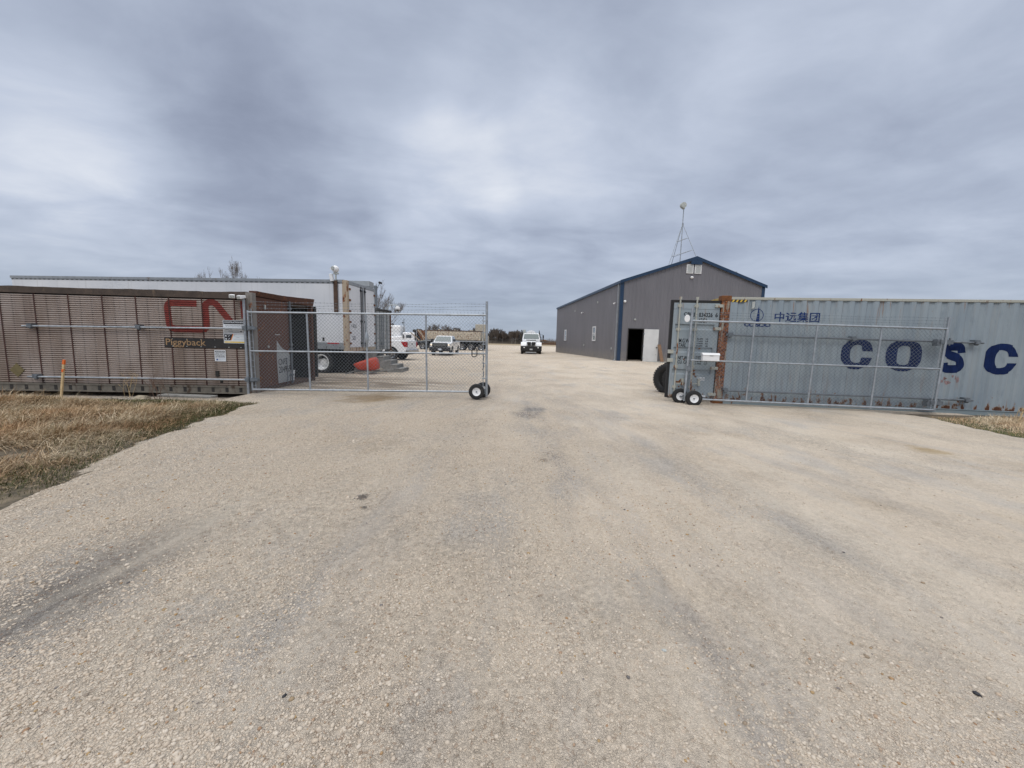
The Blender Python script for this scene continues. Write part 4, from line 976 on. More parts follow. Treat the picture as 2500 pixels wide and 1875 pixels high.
# open door leaf, seen from outside, swung square to the drive
def door_leaf():
    D = bpy.data.objects.new('door', None)
    m = MB(); x0, x1 = -1.36, -.16
    prof = [(.17, 0)]
    for zc in (.87, 1.465, 2.08): prof += [(zc-.085, 0), (zc-.050, .034), (zc+.060, .034), (zc+.062, 0)]
    prof += [(2.70, 0)]
    for a, b in ((-1.29, -.27),):
        o = []
        for z, y in prof: o += [(a, y, z), (b, y, z)]
        m.add(o, [[2*i, 2*i+1, 2*i+3, 2*i+2] for i in range(len(prof)-1)])
        for xx in (a, b):
            for i in range(len(prof)-1):
                (z0, y0), (z1_, y1) = prof[i], prof[i+1]
                if y0 or y1: m.add([(xx, 0, z0), (xx, y0, z0), (xx, y1, z1_), (xx, 0, z1_)], [[0, 1, 2, 3]])
    m.box(x0, -1.29, 0, .05, .17, 2.70); m.box(-.27, x1, 0, .05, .17, 2.70); m.box(-1.29, -.27, .036, .05, .17, 2.70)
    m.box(x0+.002, x1-.002, -.008, -.001, 2.54, 2.70); m.box(x0+.002, x1-.002, -.008, -.001, .17, .25)
    d = m.build('door', 'cont_door', RC, loc=(-.10, .04, 0), rot=(0, 0, R(3.9)))
    m = MB(); m.box(-1.43, x0-.001, -.012, .06, .15, 2.77); m.box(x0-.001, -.12, -.012, .06, 2.702, 2.77); m.box(x0-.001, -.12, .0, .06, .14, .168); m.box(x1+.001, -.11, .002, .055, .17, 2.70); m.build('gasket', 'gasket', d)
    for u in (-1.21, -.775):
        m = MB(); m.tube([(u, -.04, .12), (u, -.04, 2.83)], .021, 10)
        for z in (.45, 1.0, 2.0, 2.62): m.box(u-.055, u+.055, -.03, .0, z-.035, z+.035); m.tube([(u-.03, -.04, z-.02), (u-.03, -.04, z+.02)], .01, 6); m.tube([(u, -.04, z-.05), (u, -.04, z+.05)], .028, 10)
        m.box(u-.03, u+.03, -.06, -.02, 2.78, 2.85); m.build('lock_rod', 'rail_pale', d, 50)
        m = MB(); m.tube([(u+.03, -.075, .55), (u+.20, -.07, .55)], .012, 6); m.box(u+.17, u+.22, -.08, -.0, .5, .68); m.build('handle', 'rail_pale', d)
    for z in (.27, .98, 2.03, 2.63): m = MB(); m.box(-.30, -.10, -.05, -.0, z-.04, z+.04); m.tube([(-.08, -.03, z-.06), (-.08, -.03, z+.06)], .02, 8); m.build('hinge', 'rail_pale', d, bevel=.006)
    for z in (1.17, 1.40): m = MB(); m.box(-1.45, -1.30, -.05, -.013, z-.05, z+.05); m.build('hinge', 'rail_pale', d, bevel=.006)
    def T(s, a, b, c, e, bo=.022): return txt(s, a, b, c, e, bo)
    P = [T('CBHJ', -1.085, -.80, 2.335, 2.45), T('834326', -.69, -.335, 2.335, 2.45), T('6', -.265, -.20, 2.335, 2.45), T('45G1', -.70, -.475, 2.185, 2.30),
         T('M.G.W.', -1.16, -.88, 1.645, 1.755), T('TARE', -1.16, -.98, 1.535, 1.63), T('NET WT.', -1.16, -.86, 1.19, 1.285), T('CU. CAP.', -1.16, -.84, 1.08, 1.17)]
    for i, (a, b) in enumerate((('32.500', 'KG'), ('71.650', 'LB'), ('3.900', 'KG'), ('8.600', 'LB'))): z = 1.735-i*.063; P += [T(a, -.70, -.535, z, z+.042), T(b, -.465, -.40, z, z+.042)]
    for i, (a, b) in enumerate((('28.600', 'KG'), ('63.050', 'LB'), ('76.4', 'CU.M'), ('2.700', 'CU.FT'))): z = 1.255-i*.063; P += [T(a, -.70, -.535, z, z+.042), T(b, -.465, -.38, z, z+.042)]
    v, f = join2d(P); flat_mesh('lettering', v, f, 'black_letter', d, yflat(-.0105) if False else (lambda x, z: -.003))
    m = MB(); m.box(-.60, -.41, -.006, -.001, .635, .725); m.build('data_plate', 'sign_white', d)
    v, f = join2d([T('EIR 2041', -.59, -.42, .69, .71, .01), T('CAUTION', -.59, -.42, .65, .675, .01)]); flat_mesh('plate_lettering', v, f, 'black_letter', d, yflat(-.0075))
    m = MB(); m.box(-.47, -.36, -.012, -.0085, .19, .24); m.build('plate', 'sign_white', d)
    # rust blooms with torn outline
    rs = random.Random(9); m = MB()
    for cx_, cz_, rx, rz in ((-1.12, .58, .10, .04), (-1.02, .62, .07, .05), (-.97, .55, .06, .05), (-1.08, .45, .03, .03), (-.70, .80, .06, .05), (-.66, .74, .04, .03), (-.72, .90, .05, .04), (-1.0, 1.20, .02, .03), (-.62, 1.50, .04, .02), (-1.1, .30, .14, .03)):
        pts = [(cx_+rx*rs.uniform(.5, 1.1)*math.cos(a), cz_+rz*rs.uniform(.5, 1.2)*math.sin(a)) for a in np.linspace(0, 2*PI, 13)[:-1]]
        m.add([(p[0], -.0095 if cz_ < .26 else -.0025, p[1]) for p in pts], [list(range(12))])
    m.build('rust_bloom', 'rust_part', d)
    bpy.data.objects.remove(D)
door_leaf()
# two big tyres behind the open door
def big_tyre(x, y, r, w, rz, label):
    t = thing('truck_tyre', label, 'tyre', (x, y, r), R(rz), 'big tyres standing behind the open container door')
    m = MB(); h = w/2; ri = r*.55
    m.lathe([(ri, -h*.7), (ri+.03, -h*.9), (r*.8, -h*1.05), (r*.93, -h*.95), (r*.985, -h*.75), (r, -h*.5), (r, h*.5), (r*.985, h*.75), (r*.93, h*.95), (r*.8, h*1.05), (ri+.03, h*.9), (ri, h*.7)], (0, 0, 0), 'y', 48, close=True)
    for k in range(36):
        a = 2*PI*k/36; c, s = math.cos(a), math.sin(a)
        for sd_ in (-1, 1):
            p = [(r-.012, .02), (r+.018, .02), (r+.018, h*.78), (r-.012, h*.78)]
            da = .05; q = []
            for aa in (a-da, a+da):
                for (rr, hh) in p: a2 = aa+hh*.25*sd_; q.append((rr*math.cos(a2), sd_*hh, rr*math.sin(a2)))
            m.add(q, [(0, 1, 2, 3), (7, 6, 5, 4), (0, 4, 5, 1), (1, 5, 6, 2), (2, 6, 7, 3), (3, 7, 4, 0)])
    m.build('tread', 'black_rubber', t, 35)
    m = MB(); m.lathe([(0, -h*.8), (ri+.01, -h*.8), (ri+.01, h*.8), (0, h*.8)], (0, 0, 0), 'y', 32); m.build('wheel_disc', 'int_black', t, 40)
big_tyre(5.05, 12.35, .48, .32, -50, 'left most big black tyre behind the open container door')
big_tyre(5.19, 11.98, .47, .30, -50, 'big black tyre half hidden by the open container door edge')
m = MB(); m.lathe([(0, 0), (.24, 0), (.26, .3), (.25, .32), (.26, .35), (.26, .92), (.20, .94), (.20, .90), (0, .90)], (0, 0, 0), 'z', 20); tag(m.build('drum', 'black_plastic', None, 40, loc=(5.75, 13.9, 0)), 'dark drum top showing above the big tyres', 'drum')

# ------------------------------------------------------------------ white trailer
WT = thing('box_trailer', 'long dirty white box trailer parked behind the brown container', 'trailer', (-6.80, 15.9, 0), R(-4.5))
def white_trailer():
    L, W, zb, zt = -15.1, 2.6, 1.05, 3.86
    m = MB(); m.box(L, -.12, 0, .03, zb+.27, zt-.15); m.box(L, -.12, W-.03, W, zb+.1, zt-.1); m.box(L, L+.05, .03, W-.03, zb+.1, zt-.1); m.build('side_panel', 'trailer_white', WT)
    m = MB(); m.box(L-.05, -.1, -.02, .06, zt-.10, zt); m.box(L, -.1, -.006, .04, zt-.16, zt-.10); m.build('top_rail', 'grey_rail', WT)
    m = MB(); x = L
    while x < -.3: m.box(x, x+.10, -.010, -.006, zt-.15, zt-.125); x += .22
    m.each('rivet_row', 'int_dark', WT)
    m = MB(); m.box(L-.02, -.05, .0, W, zt-.05, zt-.01); m.build('roof', 'grey_rail', WT)
    m = MB(); m.box(L, -.10, -.015, .05, zb+.13, zb+.27); m.box(L, -.1, -.03, .03, zb, zb+.13); m.build('bottom_rail', 'grey_rail', WT)
    m = MB(); x = -.35
    while x > L: m.box(x-.5, x, -.019, -.0155, zb+.215, zb+.262); x -= .95
    m.each('reflective_tape', 'red_tape', WT)
    m = MB(); x = -.3
    while x > L: m.box(x-.02, x, -.034, -.030, zb+.02, zb+.11); m.box(x-.3, x-.28, -.019, -.0155, zb+.15, zb+.18); x -= .58
    m.each('rail_bolt', 'int_dark', WT)
    m = MB(); m.box(-.16, .04, -.03, .14, zb-.1, zt-.02); m.build('rear_post', 'beige_rust', WT, bevel=.01)
    m = MB(); m.box(-.05, .04, W-.08, W, zb-.1, zt-.02); m.build('rear_post', 'grey_rail', WT, bevel=.01)
    m = MB(); m.box(-.05, .05, .14, W-.08, zt-.16, zt-.03); m.build('rear_header', 'grey_rail', WT)
    m = MB(); m.box(-.05, .06, .14, W-.08, zb-.08, zb+.08); m.build('rear_sill', 'beige_rust', WT)
    for y0, y1 in ((.15, 1.27), (1.42, W-.09)):
        m = MB(); m.box(.0, .035, y0, y1, zb+.09, zt-.17); d = m.build('door', 'trailer_white', WT)
        v = MB(); yy = y1-.12 if y0 < 1 else y0+.10; v.tube([(.06, yy, zb+.06), (.06, yy, zt-.12)], .02, 8)
        for z in (zb+.25, zb+1.2, zt-.3): v.box(.035, .085, yy-.06, yy+.06, z-.04, z+.04)
        v.build('lock_rod', 'black_plastic', d)
        v = MB(); ey = y0+.02 if y0 < 1 else y1-.02
        for z in np.linspace(zb+.25, zt-.35, 6): v.box(.03, .07, ey-.05, ey+.07, z-.04, z+.04)
        v.build('hinge', 'rust_part', d)
    m = MB(); m.tube([(.05, 1.345, zb+.05), (.05, 1.345, zt-.15)], .035, 8); m.build('door_seal', 'grey_rail', WT)
    b = MB(); v, f = txt('1420', .30, .72, 1.95, 2.10, 0); b.add([(.0385, p[0], p[1]) for p in v], f); v, f = txt('53', .35, .6, 1.45, 1.6, .01); b.add([(.0385, p[0], p[1]) for p in v], f); b.build('lettering', 'black_letter', WT)
    m = MB(); m.box(L+.3, -.2, .6, .75, zb-.35, zb); m.box(L+.3, -.2, W-.75, W-.6, zb-.35, zb); m.box(-3.4, -.3, .3, W-.3, .62, .78); m.box(-.2, -.1, .2, W-.2, .45, zb-.08); m.build('chassis', 'int_black', WT)
    m = MB(); m.box(-2.9, .0, .45, .5, .0, 1.0); m.box(-14.8, -3.0, 1.2, 1.3, .0, 1.05); m.build('shade_sheet', 'int_black', WT)  # black sheets standing in for the shade under the trailer
    for i, x in enumerate((-1.22, -2.6)):
        for y, s in ((.28, 1), (W-.28, -1)):
            w = MB(); w.lathe([(.31, -.14), (.34, -.17), (.45, -.18), (.49, -.14), (.49, .14), (.45, .18), (.34, .17)], (0, 0, 0), 'y', 32); o = w.build('wheel', 'black_rubber', WT, 35, loc=(x, y, .49))
            w = MB(); w.lathe([(.335, -.172*s), (.30, -.175*s), (.285, -.16*s), (.275, .03*s), (.16, .07*s), (.15, .0), (.09, -.03*s), (0, -.03*s)], (0, 0, 0), 'y', 32); w.build('rim', 'tan_paint' if i else 'white_paint', o, 35)
    m = MB(); m.box(-1.06, -.98, -.022, -.016, zb+.33, zb+.47); m.build('marker_lamp', 'black_plastic', WT)
    m = MB(); m.box(L+1.5, L+1.7, .5, .65, 0, 1.0); m.box(L+1.5, L+1.7, W-.65, W-.5, 0, 1.0); m.build('landing_leg', 'int_dark', WT)
white_trailer()
def wtp(u, v, z): a = R(-4.5); return (-6.80+u*math.cos(a)-v*math.sin(a), 15.9+u*math.sin(a)+v*math.cos(a), z)
t = thing('camera_post', 'brown wooden post on the white trailer side carrying a white horn and camera', 'post', wtp(-.42, -.06, 0), R(-4.5))
m = MB(); m.box(-.075, .075, -.03, .03, 2.55, 3.82); m.build('board', 'wood_dark', t, bevel=.006)
m = MB(); m.tube([(.03, 0, 3.8), (.03, 0, 4.08)], .03, 10); m.box(-.06, .13, -.04, .05, 4.06, 4.12); m.build('bracket', 'vent_grey', t, 50)
m = MB(); m.ell((0, .0, 0), (.135, .14, .145)); h = m.build('horn', 'white_plastic', t, 60, loc=(.02, 0, 4.26))
m = MB(); m.lathe([(0, -.145), (.055, -.145), (.06, -.15), (.072, -.14), (.085, -.11)], (-.04, 0, .02), 'y', 24); m.build('grille', 'vent_grey', h, 40)
m = MB(); m.prism([(-.13, .06), (-.22, .02), (-.05, -.12)], 'y', -.06, .06); m.build('visor', 'white_plastic', h)
m = MB(); m.box(-.055, .055, -.10, .06, -.17, .13); h = m.build('camera_body', 'white_plastic', t, bevel=.015, loc=(-.11, -.05, 3.93), rot=(0, R(-10), 0))
m = MB(); m.box(-.045, .045, -.09, .05, -.185, -.171); m.build('lens', 'black_plastic', h)
m = MB(); m.box(-2.2, 0, 0, .55, 3.90, 4.13); m.box(-2.2, -.02, .02, .53, 3.86, 3.90); o = m.build('roof_panel', 'grey_panel', None, loc=(-6.66, 18.05, .0), rot=(0, 0, R(-1))); tag(o, 'grey metal roof panel lying across the rear end of the white trailer roof', 'panel')

# grey ribbed trailer behind, with steps
GT = thing('ribbed_trailer', 'grey ribbed metal trailer end showing right of the white trailer', 'trailer', (-6.88, 18.85, 0), R(-6))
m = MB(); m.box(-7.0, -.03, .0, 2.1, .95, 2.92); m.build('body', 'grey_panel', GT)
m = MB(); y = .02
for i in range(5): m.box(-.03, .035, y+.06, y+.34, .97, 2.90); y += .415
m.build('end_rib', 'grey_panel', GT, bevel=.015)
m = MB()
for i in range(5):
    for k in range(9):
        for dy in (.10, .27): m.box(.035, .041, .02+i*.415+dy, .045+i*.415+dy, 1.1+k*.21, 1.13+k*.21)
m.build('rivet', 'int_dark', GT)
m = MB(); m.box(-.06, .06, -.06, .0, .9, 2.95); m.box(-.06, .06, 2.1, 2.16, .9, 2.95); m.build('end_post', 'rust_part', GT)
m = MB(); rs = random.Random(3); N = 14
for i in range(N):
    ya, yb = -.1+2.3*i/N, -.1+2.3*(i+1)/N; m.hexa([(-.5, ya, 2.92), (.08, ya, 2.90), (.08, yb, 2.90), (-.5, yb, 2.92)], [(-.5, ya, 3.02), (.08, ya, 3.0+rs.uniform(-.03, .03)), (.08, yb, 3.0+rs.uniform(-.03, .03)), (-.5, yb, 3.02)])
m.box(-7, -.5, 0, 2.1, 2.92, 3.0); m.build('roof_edge', 'int_dark', GT)
m = MB(); m.tube([(.07, 1.0, 1.0), (.07, 1.0, 2.85)], .02, 8); m.box(.04, .09, .95, 1.05, 1.2, 1.3); m.build('lock_rod', 'galv_dull', GT)
m = MB(); m.box(-6, -.2, .5, .7, .5, .95); m.box(-6, -.2, 1.4, 1.6, .5, .95); m.box(-.5, -.3, .1, 2.0, .0, .5); m.build('chassis', 'int_black', GT)
t = thing('steps', 'grey wooden steps leading up to the trailer end', 'steps', (0, 0, 0))
for i, (x, z) in enumerate([(-4.98, .20), (-5.25, .37), (-5.52, .55), (-5.82, .73), (-6.2, 1.0)]):
    m = MB(); x1 = x-.33 if i < 4 else x-.45; m.box(x1, x, 17.28, 18.45, z-.035, z); m.build('tread', 'wood_grey', t)
    m = MB(); m.box(x1+.28-.02*0, x1+.30, 17.34, 18.40, z-.19, z-.036); m.build('riser', 'wood_grey', t)
for y in (17.33, 18.36):
    m = MB(); m.prism([(-5.0, .0), (-4.93, .165), (-5.2, .168), (-5.2, .335), (-5.48, .338), (-5.48, .512), (-5.78, .515), (-5.78, .692), (-6.12, .695), (-6.12, .0+.93), (-6.5, .93), (-6.5, .60), (-5.55, .0)], 'y', y-.02, y+.02); m.build('stringer', 'wood_grey', t)
m = MB(); m.box(-6.62, -6.54, 17.3, 17.38, 0, .93); m.box(-6.62, -6.54, 18.3, 18.38, 0, .93); m.build('leg', 'wood_grey', t)
def tub():
    bm = bmesh.new(); bmesh.ops.create_icosphere(bm, subdivisions=3, radius=1)
    for v in bm.verts:
        c = v.co.copy(); f = lambda a: math.copysign(abs(a)**.4, a); k = f(c.x); v.co = Vector((k*.46-.10*f(c.z)*(k < 0), f(c.y)*.30, f(c.z)*(.23+.07*k)))
        v.co += v.co.normalized()*.02*noise.noise(c*3)
    me = bpy.data.meshes.new('plastic_tub'); bm.to_mesh(me); bm.free(); me.materials.append(MATS['red_plastic'])
    for p in me.polygons: p.use_smooth = True
    o = bpy.data.objects.new('plastic_tub', me); COL.objects.link(o); o.location = (-6.15, 16.3, .40); o.rotation_euler = (0, R(-12), R(5)); tag(o, 'bright orange red plastic drum lying under the trailer steps', 'drum')
tub()
for a, b, l in (((-6.95, 15.95, .03), (-5.35, 16.9, .62), 'upper long grey pole leaning across the red drum'), ((-6.2, 15.9, .05), (-5.2, 16.8, .22), 'low grey board lying below the leaning pole by the steps')):
    m = MB(); m.bar(a, b, .05, .05); tag(m.build('timber', 'wood_grey', None), l, 'timber')

t = thing('lamp_post', 'square grey post with a small lamp on an arm behind the trailers', 'post', (-7.95, 22.5, 0))
m = MB(); m.box(-.075, .075, -.075, .075, 0, 4.5); m.build('post', 'galv_dull', t)
m = MB(); m.tube([(.05, 0, 4.32), (.12, 0, 4.4), (.24, 0, 4.64)], .018, 8); m.build('arm', 'galv_dull', t)
m = MB(); m.ell((.24, 0, 4.68), (.07, .06, .07)); m.ell((.33, .0, 4.66), (.05, .05, .07)); m.build('lamp', 'black_plastic', t, 60)
t = thing('dome_camera', 'white dome security camera hanging from a bent pipe arm', 'camera', (-6.85, 20.75, 0))
m = MB(); m.tube([(0, 0, 2.9), (.04, 0, 3.02), (.26, 0, 3.27), (.34, 0, 3.30), (.66, 0, 3.29), (.68, 0, 3.24)], .02, 8); m.build('arm', 'vent_grey', t, 60)
m = MB(); m.lathe([(0, .14), (.07, .13), (.12, .07), (.13, -.02), (.12, -.04), (0, -.04)], (.68, 0, 3.11), 'z', 20); m.build('housing', 'white_plastic', t, 40)
m = MB(); m.ell((.68, 0, 3.06), (.085, .085, .10)); m.build('dome', 'glass_dark', t, 60)

# ------------------------------------------------------------------ metal building
A0 = 94.407; BX, BY = 7.759, 28.604
BLD = thing('metal_building', 'long dark grey ribbed metal building with navy blue trim', 'building', (BX, BY, 0), R(A0-90))
# local frame: x across the gable to the right, y back along the side
def building():
    W, L, E, RG = 10.95, 24.3, 6.05, 7.90; z0 = 0.0; hw = W/2
    def wall(name, pts2, holes, frame, pitch=.30):
        pass
    # side wall with raised ribs, real openings for the windows (frames proud of the sheet)
    def ribbed_side(x, y0, y1, top, name, nx):
        m = MB(); prof = []; y = y0
        while y < y1-.001:
            prof += [(y, 0), (min(y+.20, y1), 0), (min(y+.225, y1), .03), (min(y+.275, y1), .03)]; y += .30
        prof.append((y1, 0)); o = []
        for a, d in prof: o += [(x+nx*d, a, z0), (x+nx*d, a, top)]
        m.add(o, [[2*i, 2*i+1, 2*i+3, 2*i+2] for i in range(len(prof)-1)]); return m.build(name, 'bwall', BLD)
    ribbed_side(0, 0.02, L, E-.02, 'side_wall', -1); ribbed_side(W, .02, L, E-.02, 'side_wall', 1)
    def zt(x): return E+(RG-E)*(1-abs(x-hw)/hw)
    # gable front: ribs, cut round the door opening
    dx0, dx1, dz = .74, 1.84, 2.62
    m = MB(); prof = []; x = 0.02
    while x < W-.001: prof += [(x, 0), (min(x+.2, W), 0), (min(x+.22, W), -.018), (min(x+.28, W), -.018)]; x += .3
    prof.append((W, 0)); extra = [dx0, dx1, hw]; P = []
    for i in range(len(prof)-1):
        P.append(prof[i])
        for e in sorted(extra):
            if prof[i][0] < e < prof[i+1][0]: k = (e-prof[i][0])/(prof[i+1][0]-prof[i][0]); P.append((e, prof[i][1]+k*(prof[i+1][1]-prof[i][1])))
    P.append(prof[-1])
    for i in range(len(P)-1):
        (a, da), (b, db) = P[i], P[i+1]
        if b-a < 1e-6: continue
        zb = dz if (a >= dx0-1e-6 and b <= dx1+1e-6) else z0
        m.add([(a, da, zb), (b, db, zb), (b, db, zt(b)-.02), (a, da, zt(a)-.02)], [[0, 1, 2, 3]])
    m.build('gable_wall', 'bwall', BLD)
    m = MB(); m.add([(0, L, z0), (W, L, z0), (W, L, E), (hw, L, RG), (0, L, E)], [[0, 1, 2, 3, 4]]); m.build('back_wall', 'bwall', BLD)
    m = MB(); m.box(dx0-.5, dx1+2, .08, 4.0, -.1, 3.2); m.v = m.v; r = m.build('interior', 'int_black', BLD)
    me = r.data; bm = bmesh.new(); bm.from_mesh(me)
    for f in [f for f in bm.faces if f.calc_center_median().y < .1]: bm.faces.remove(f)
    bm.to_mesh(me); bm.free()
    m = MB(); ov = .12
    for s in (0, 1):
        xe = -ov if s == 0 else W+ov; ze = E-(RG-E)/hw*ov
        m.hexa([(xe, -.14, ze), (hw, -.14, RG), (hw, L+.1, RG), (xe, L+.1, ze)], [(xe, -.14, ze+.07), (hw, -.14, RG+.07), (hw, L+.1, RG+.07), (xe, L+.1, ze+.07)])
    m.build('roof', 'navy_trim', BLD)
    m = MB()
    for s in (0, 1):
        xe = -ov if s == 0 else W+ov; ze = E-(RG-E)/hw*ov
        m.hexa([(xe, -.17, ze-.13), (hw, -.17, RG-.13), (hw, -.141, RG-.13), (xe, -.141, ze-.13)], [(xe, -.17, ze+.09), (hw, -.17, RG+.09), (hw, -.141, RG+.09), (xe, -.141, ze+.09)])
    m.box(hw-.42, hw+.42, -.165, -.142, RG-.50, RG-.13)
    m.build('fascia', 'navy_trim', BLD)
    m = MB(); m.box(-.13, -.035, -.14, L+.1, E-.17, E-.02); m.build('gutter', 'navy_trim', BLD)
    m = MB(); m.box(-.04, .20, -.045, -.02, z0, E-.05); m.box(-.045, -.032, -.045, .13, z0, E-.17); m.build('corner_trim', 'navy_trim', BLD)
    m = MB(); m.box(W-.20, W+.04, -.045, -.02, z0, E-.05); m.build('corner_trim', 'navy_trim', BLD)
    # door frame and open leaf
    m = MB(); m.box(dx0-.05, dx0, -.05, .1, .2, dz); m.box(dx1, dx1+.04, -.05, .1, .2, dz); m.box(dx0-.05, dx1+.04, -.05, .1, dz, dz+.06); m.build('door_frame', 'int_dark', BLD)
    m = MB(); m.box(dx1+.05, dx1+1.16, -.12, -.065, .23, dz+.02); d = m.build('door', 'door_white', BLD, bevel=.008)
    m = MB(); m.box(dx1+1.0, dx1+1.10, -.15, -.121, 1.27, 1.34); m.build('handle', 'black_plastic', d)
    m = MB(); m.box(dx1+.97, dx1+1.06, -.126, -.121, .75, .80); m.box(dx1+.8, dx1+.82, -.126, -.121, .75, .79); m.build('kick_mark', 'vent_grey', d)
    m = MB()
    for z in (.5, 1.4, 2.3): m.box(dx1+.02, dx1+.08, -.13, -.05, z-.06, z+.06)
    m.build('hinge', 'galv', d)
    # gable vents
    for x in (4.79, 5.41):
        m = MB(); m.box(x, x+.52, -.075, -.02, 6.76, 7.40); v = m.build('louvre_vent', 'building_trim_white', BLD, bevel=.008)
        m = MB()
        for k in range(9): m.box(x+.07, x+.45, -.088, -.0755, 6.83+k*.06, 6.86+k*.06)
        m.each('slat', 'vent_grey', v)
    # side windows
    for y0, y1 in ((5.72, 6.72), (17.8, 18.9)):
        m = MB(); a, b = 1.70, 3.0
        m.box(-.075, -.031, y0, y1, a, a+.10); m.box(-.075, -.031, y0, y1, b-.10, b); m.box(-.075, -.031, y0, y0+.10, a+.10, b-.10); m.box(-.075, -.031, y1-.10, y1, a+.10, b-.10); m.box(-.07, -.031, y0+.1, y1-.1, (a+b)/2-.025, (a+b)/2+.025)
        w = m.build('window', 'building_trim_white', BLD)
        m = MB(); m.box(-.045, -.033, y0+.1, y1-.1, a+.1, b-.1); m.build('pane', 'glass_window', w)
    # fittings
    m = MB(); m.ell((5.22, -.10, 6.48), (.12, .10, .09)); m.build('wall_lamp', 'white_plastic', BLD, 60)
    m = MB(); m.ell((1.15, -.07, 3.32), (.08, .06, .07)); m.build('wall_lamp', 'vent_grey', BLD, 60)
    for y, z in ((.9, 4.55), (10.4, 4.50)):
        m = MB(); m.tube([(-.02, y, z), (-.12, y, z)], .03, 8); m.tube([(-.10, y-.02, z), (-.30, y-.35, z-.06)], .055, 10); m.build('wall_camera', 'white_plastic', BLD, 50)
    m = MB(); m.ell((.30, -.11, 4.60), (.10, .10, .09)); m.build('wall_camera', 'white_plastic', BLD, 60)
    for y, z in ((5.5, 5.05), (1.3, 1.15), (9.5, 1.3), (13.8, 4.9)):
        m = MB(); m.box(-.09, -.031, y-.06, y+.06, z-.08, z+.08); m.build('outlet_box', 'vent_grey', BLD)
    m = MB(); m.box(-.13, -.03, .24, .34, .35, E-.2); m.build('downspout', 'grey_rail', BLD, bevel=.01)
    m = MB(); m.tube([(-.09, .29, .36), (-.16, .24, .24), (-.5, -.1, .19), (-1.9, -.75, .07)], .065, 8); m.build('downspout_foot', 'grey_rail', BLD, 60)
building()
def bp(u, v, z): a = R(A0-90); return (BX+u*math.cos(a)-v*math.sin(a), BY+u*math.sin(a)+v*math.cos(a), z)
def zt_(x): return 6.05+1.85*(1-abs(x-5.475)/5.475)+.07
# roof mast: tripod, pole, antenna
t = thing('roof_mast', 'slender tripod mast with a small white antenna on the building roof', 'antenna', bp(4.66, .75, 0), R(A0-90))
m = MB(); m.tube([(0, 0, 7.3), (0, 0, 11.85)], .035, 8); m.build('pole', 'galv', t)
AP = Vector((0, 0, 10.45))
LEGS = [Vector((-1.25, -.80, zt_(3.4))), Vector((.80, -.80, zt_(5.4))), Vector((-.08, 1.2, zt_(4.58)))]
for q in LEGS: m = MB(); m.tube([AP, q], .022, 6); m.build('leg', 'galv', t)
m = MB()
for k in (.42, .78):
    ps = [AP.lerp(q, k) for q in LEGS]
    for i in range(3): m.tube([ps[i], ps[(i+1) % 3]], .016, 6)
m.tube([(-.04, 0, 10.40), (.04, 0, 10.40), (.0, 0, 10.52)], .05, 8); m.build('brace', 'galv', t)
m = MB(); m.lathe([(0, -.14), (.20, -.13), (.21, .10), (.16, .14), (0, .14)], (-.12, -.12, 11.72), 'y', 20); m.box(-.1, .06, -.04, .06, 11.5, 11.7); m.build('antenna_dish', 'vent_grey', t, 40)
t = thing('flue_pipe', 'short grey flue pipe rising from the right roof slope', 'flue', bp(9.9, 2.0, 0))
m = MB(); m.tube([(0, 0, 6.2), (0, 0, 7.35)], .085, 12); m.build('pipe', 'galv', t, 50)
m = MB(); m.lathe([(.09, 0), (.14, .02), (.13, .09), (0, .14)], (0, 0, 7.31), 'z', 14); m.build('cap', 'galv', t, 50)
m = MB(); m.bar((.0, 0, 0), (-.14, .50, 1.40), .24, .03); tag(m.build('plank', 'wood_brown', None, loc=bp(3.12, -.75, .14)), 'brown board leaning against the open white door', 'plank')
# hose on the ground at the building door
m = MB(); pts = [bp(1.95+.35*i, -.55-.28*i+.22*math.sin(i*1.3), .235-.02*i if i < 5 else .12) for i in range(9)]
pts = [(p[0], p[1], float(zgravel(np.array(p[0]), np.array(p[1])))+.02) for p in pts]
m.tube(pts, .022, 6); tag(m.build('hose', 'vent_grey', None, 60), 'thin hose lying on the gravel before the building door', 'hose')

# ------------------------------------------------------------------ vehicles
def wheel(parent, x, y, z, r, w, out, rimmat='chrome', n=28, spokes=6):
    m = MB(); h = w/2; m.lathe([(r*.58, -h*.8), (r*.62, -h), (r*.88, -h*1.05), (r*.98, -h*.8), (r, -h*.5), (r, h*.5), (r*.98, h*.8), (r*.88, h*1.05), (r*.62, h), (r*.58, h*.8)], (0, 0, 0), 'y', n); o = m.build('wheel', 'black_rubber', parent, 35, loc=(x, y, z))
    m = MB(); s = out; m.lathe([(r*.60, s*h*.98), (r*.54, s*h*.9), (r*.50, s*h*.2)], (0, 0, 0), 'y', n)
    m.lathe([(0, s*h*.62), (r*.16, s*h*.62), (r*.18, s*h*.45)], (0, 0, 0), 'y', n)
    for k in range(spokes):
        a = 2*PI*k/spokes; m.bar((0, s*h*.45, 0), (r*.54*math.cos(a), s*h*.55, r*.54*math.sin(a)), .06, .04)
    m.build('rim', rimmat, o, 40)
    m = MB(); m.lathe([(0, s*h*.1), (r*.55, s*h*.1)], (0, 0, 0), 'y', n); m.build('brake_disc', 'int_dark', o)
    return o
def arc(cx, cz, r, a0, a1, n=8): return [(cx+r*math.cos(R(a0+(a1-a0)*i/n)), cz+r*math.sin(R(a0+(a1-a0)*i/n))) for i in range(n+1)]
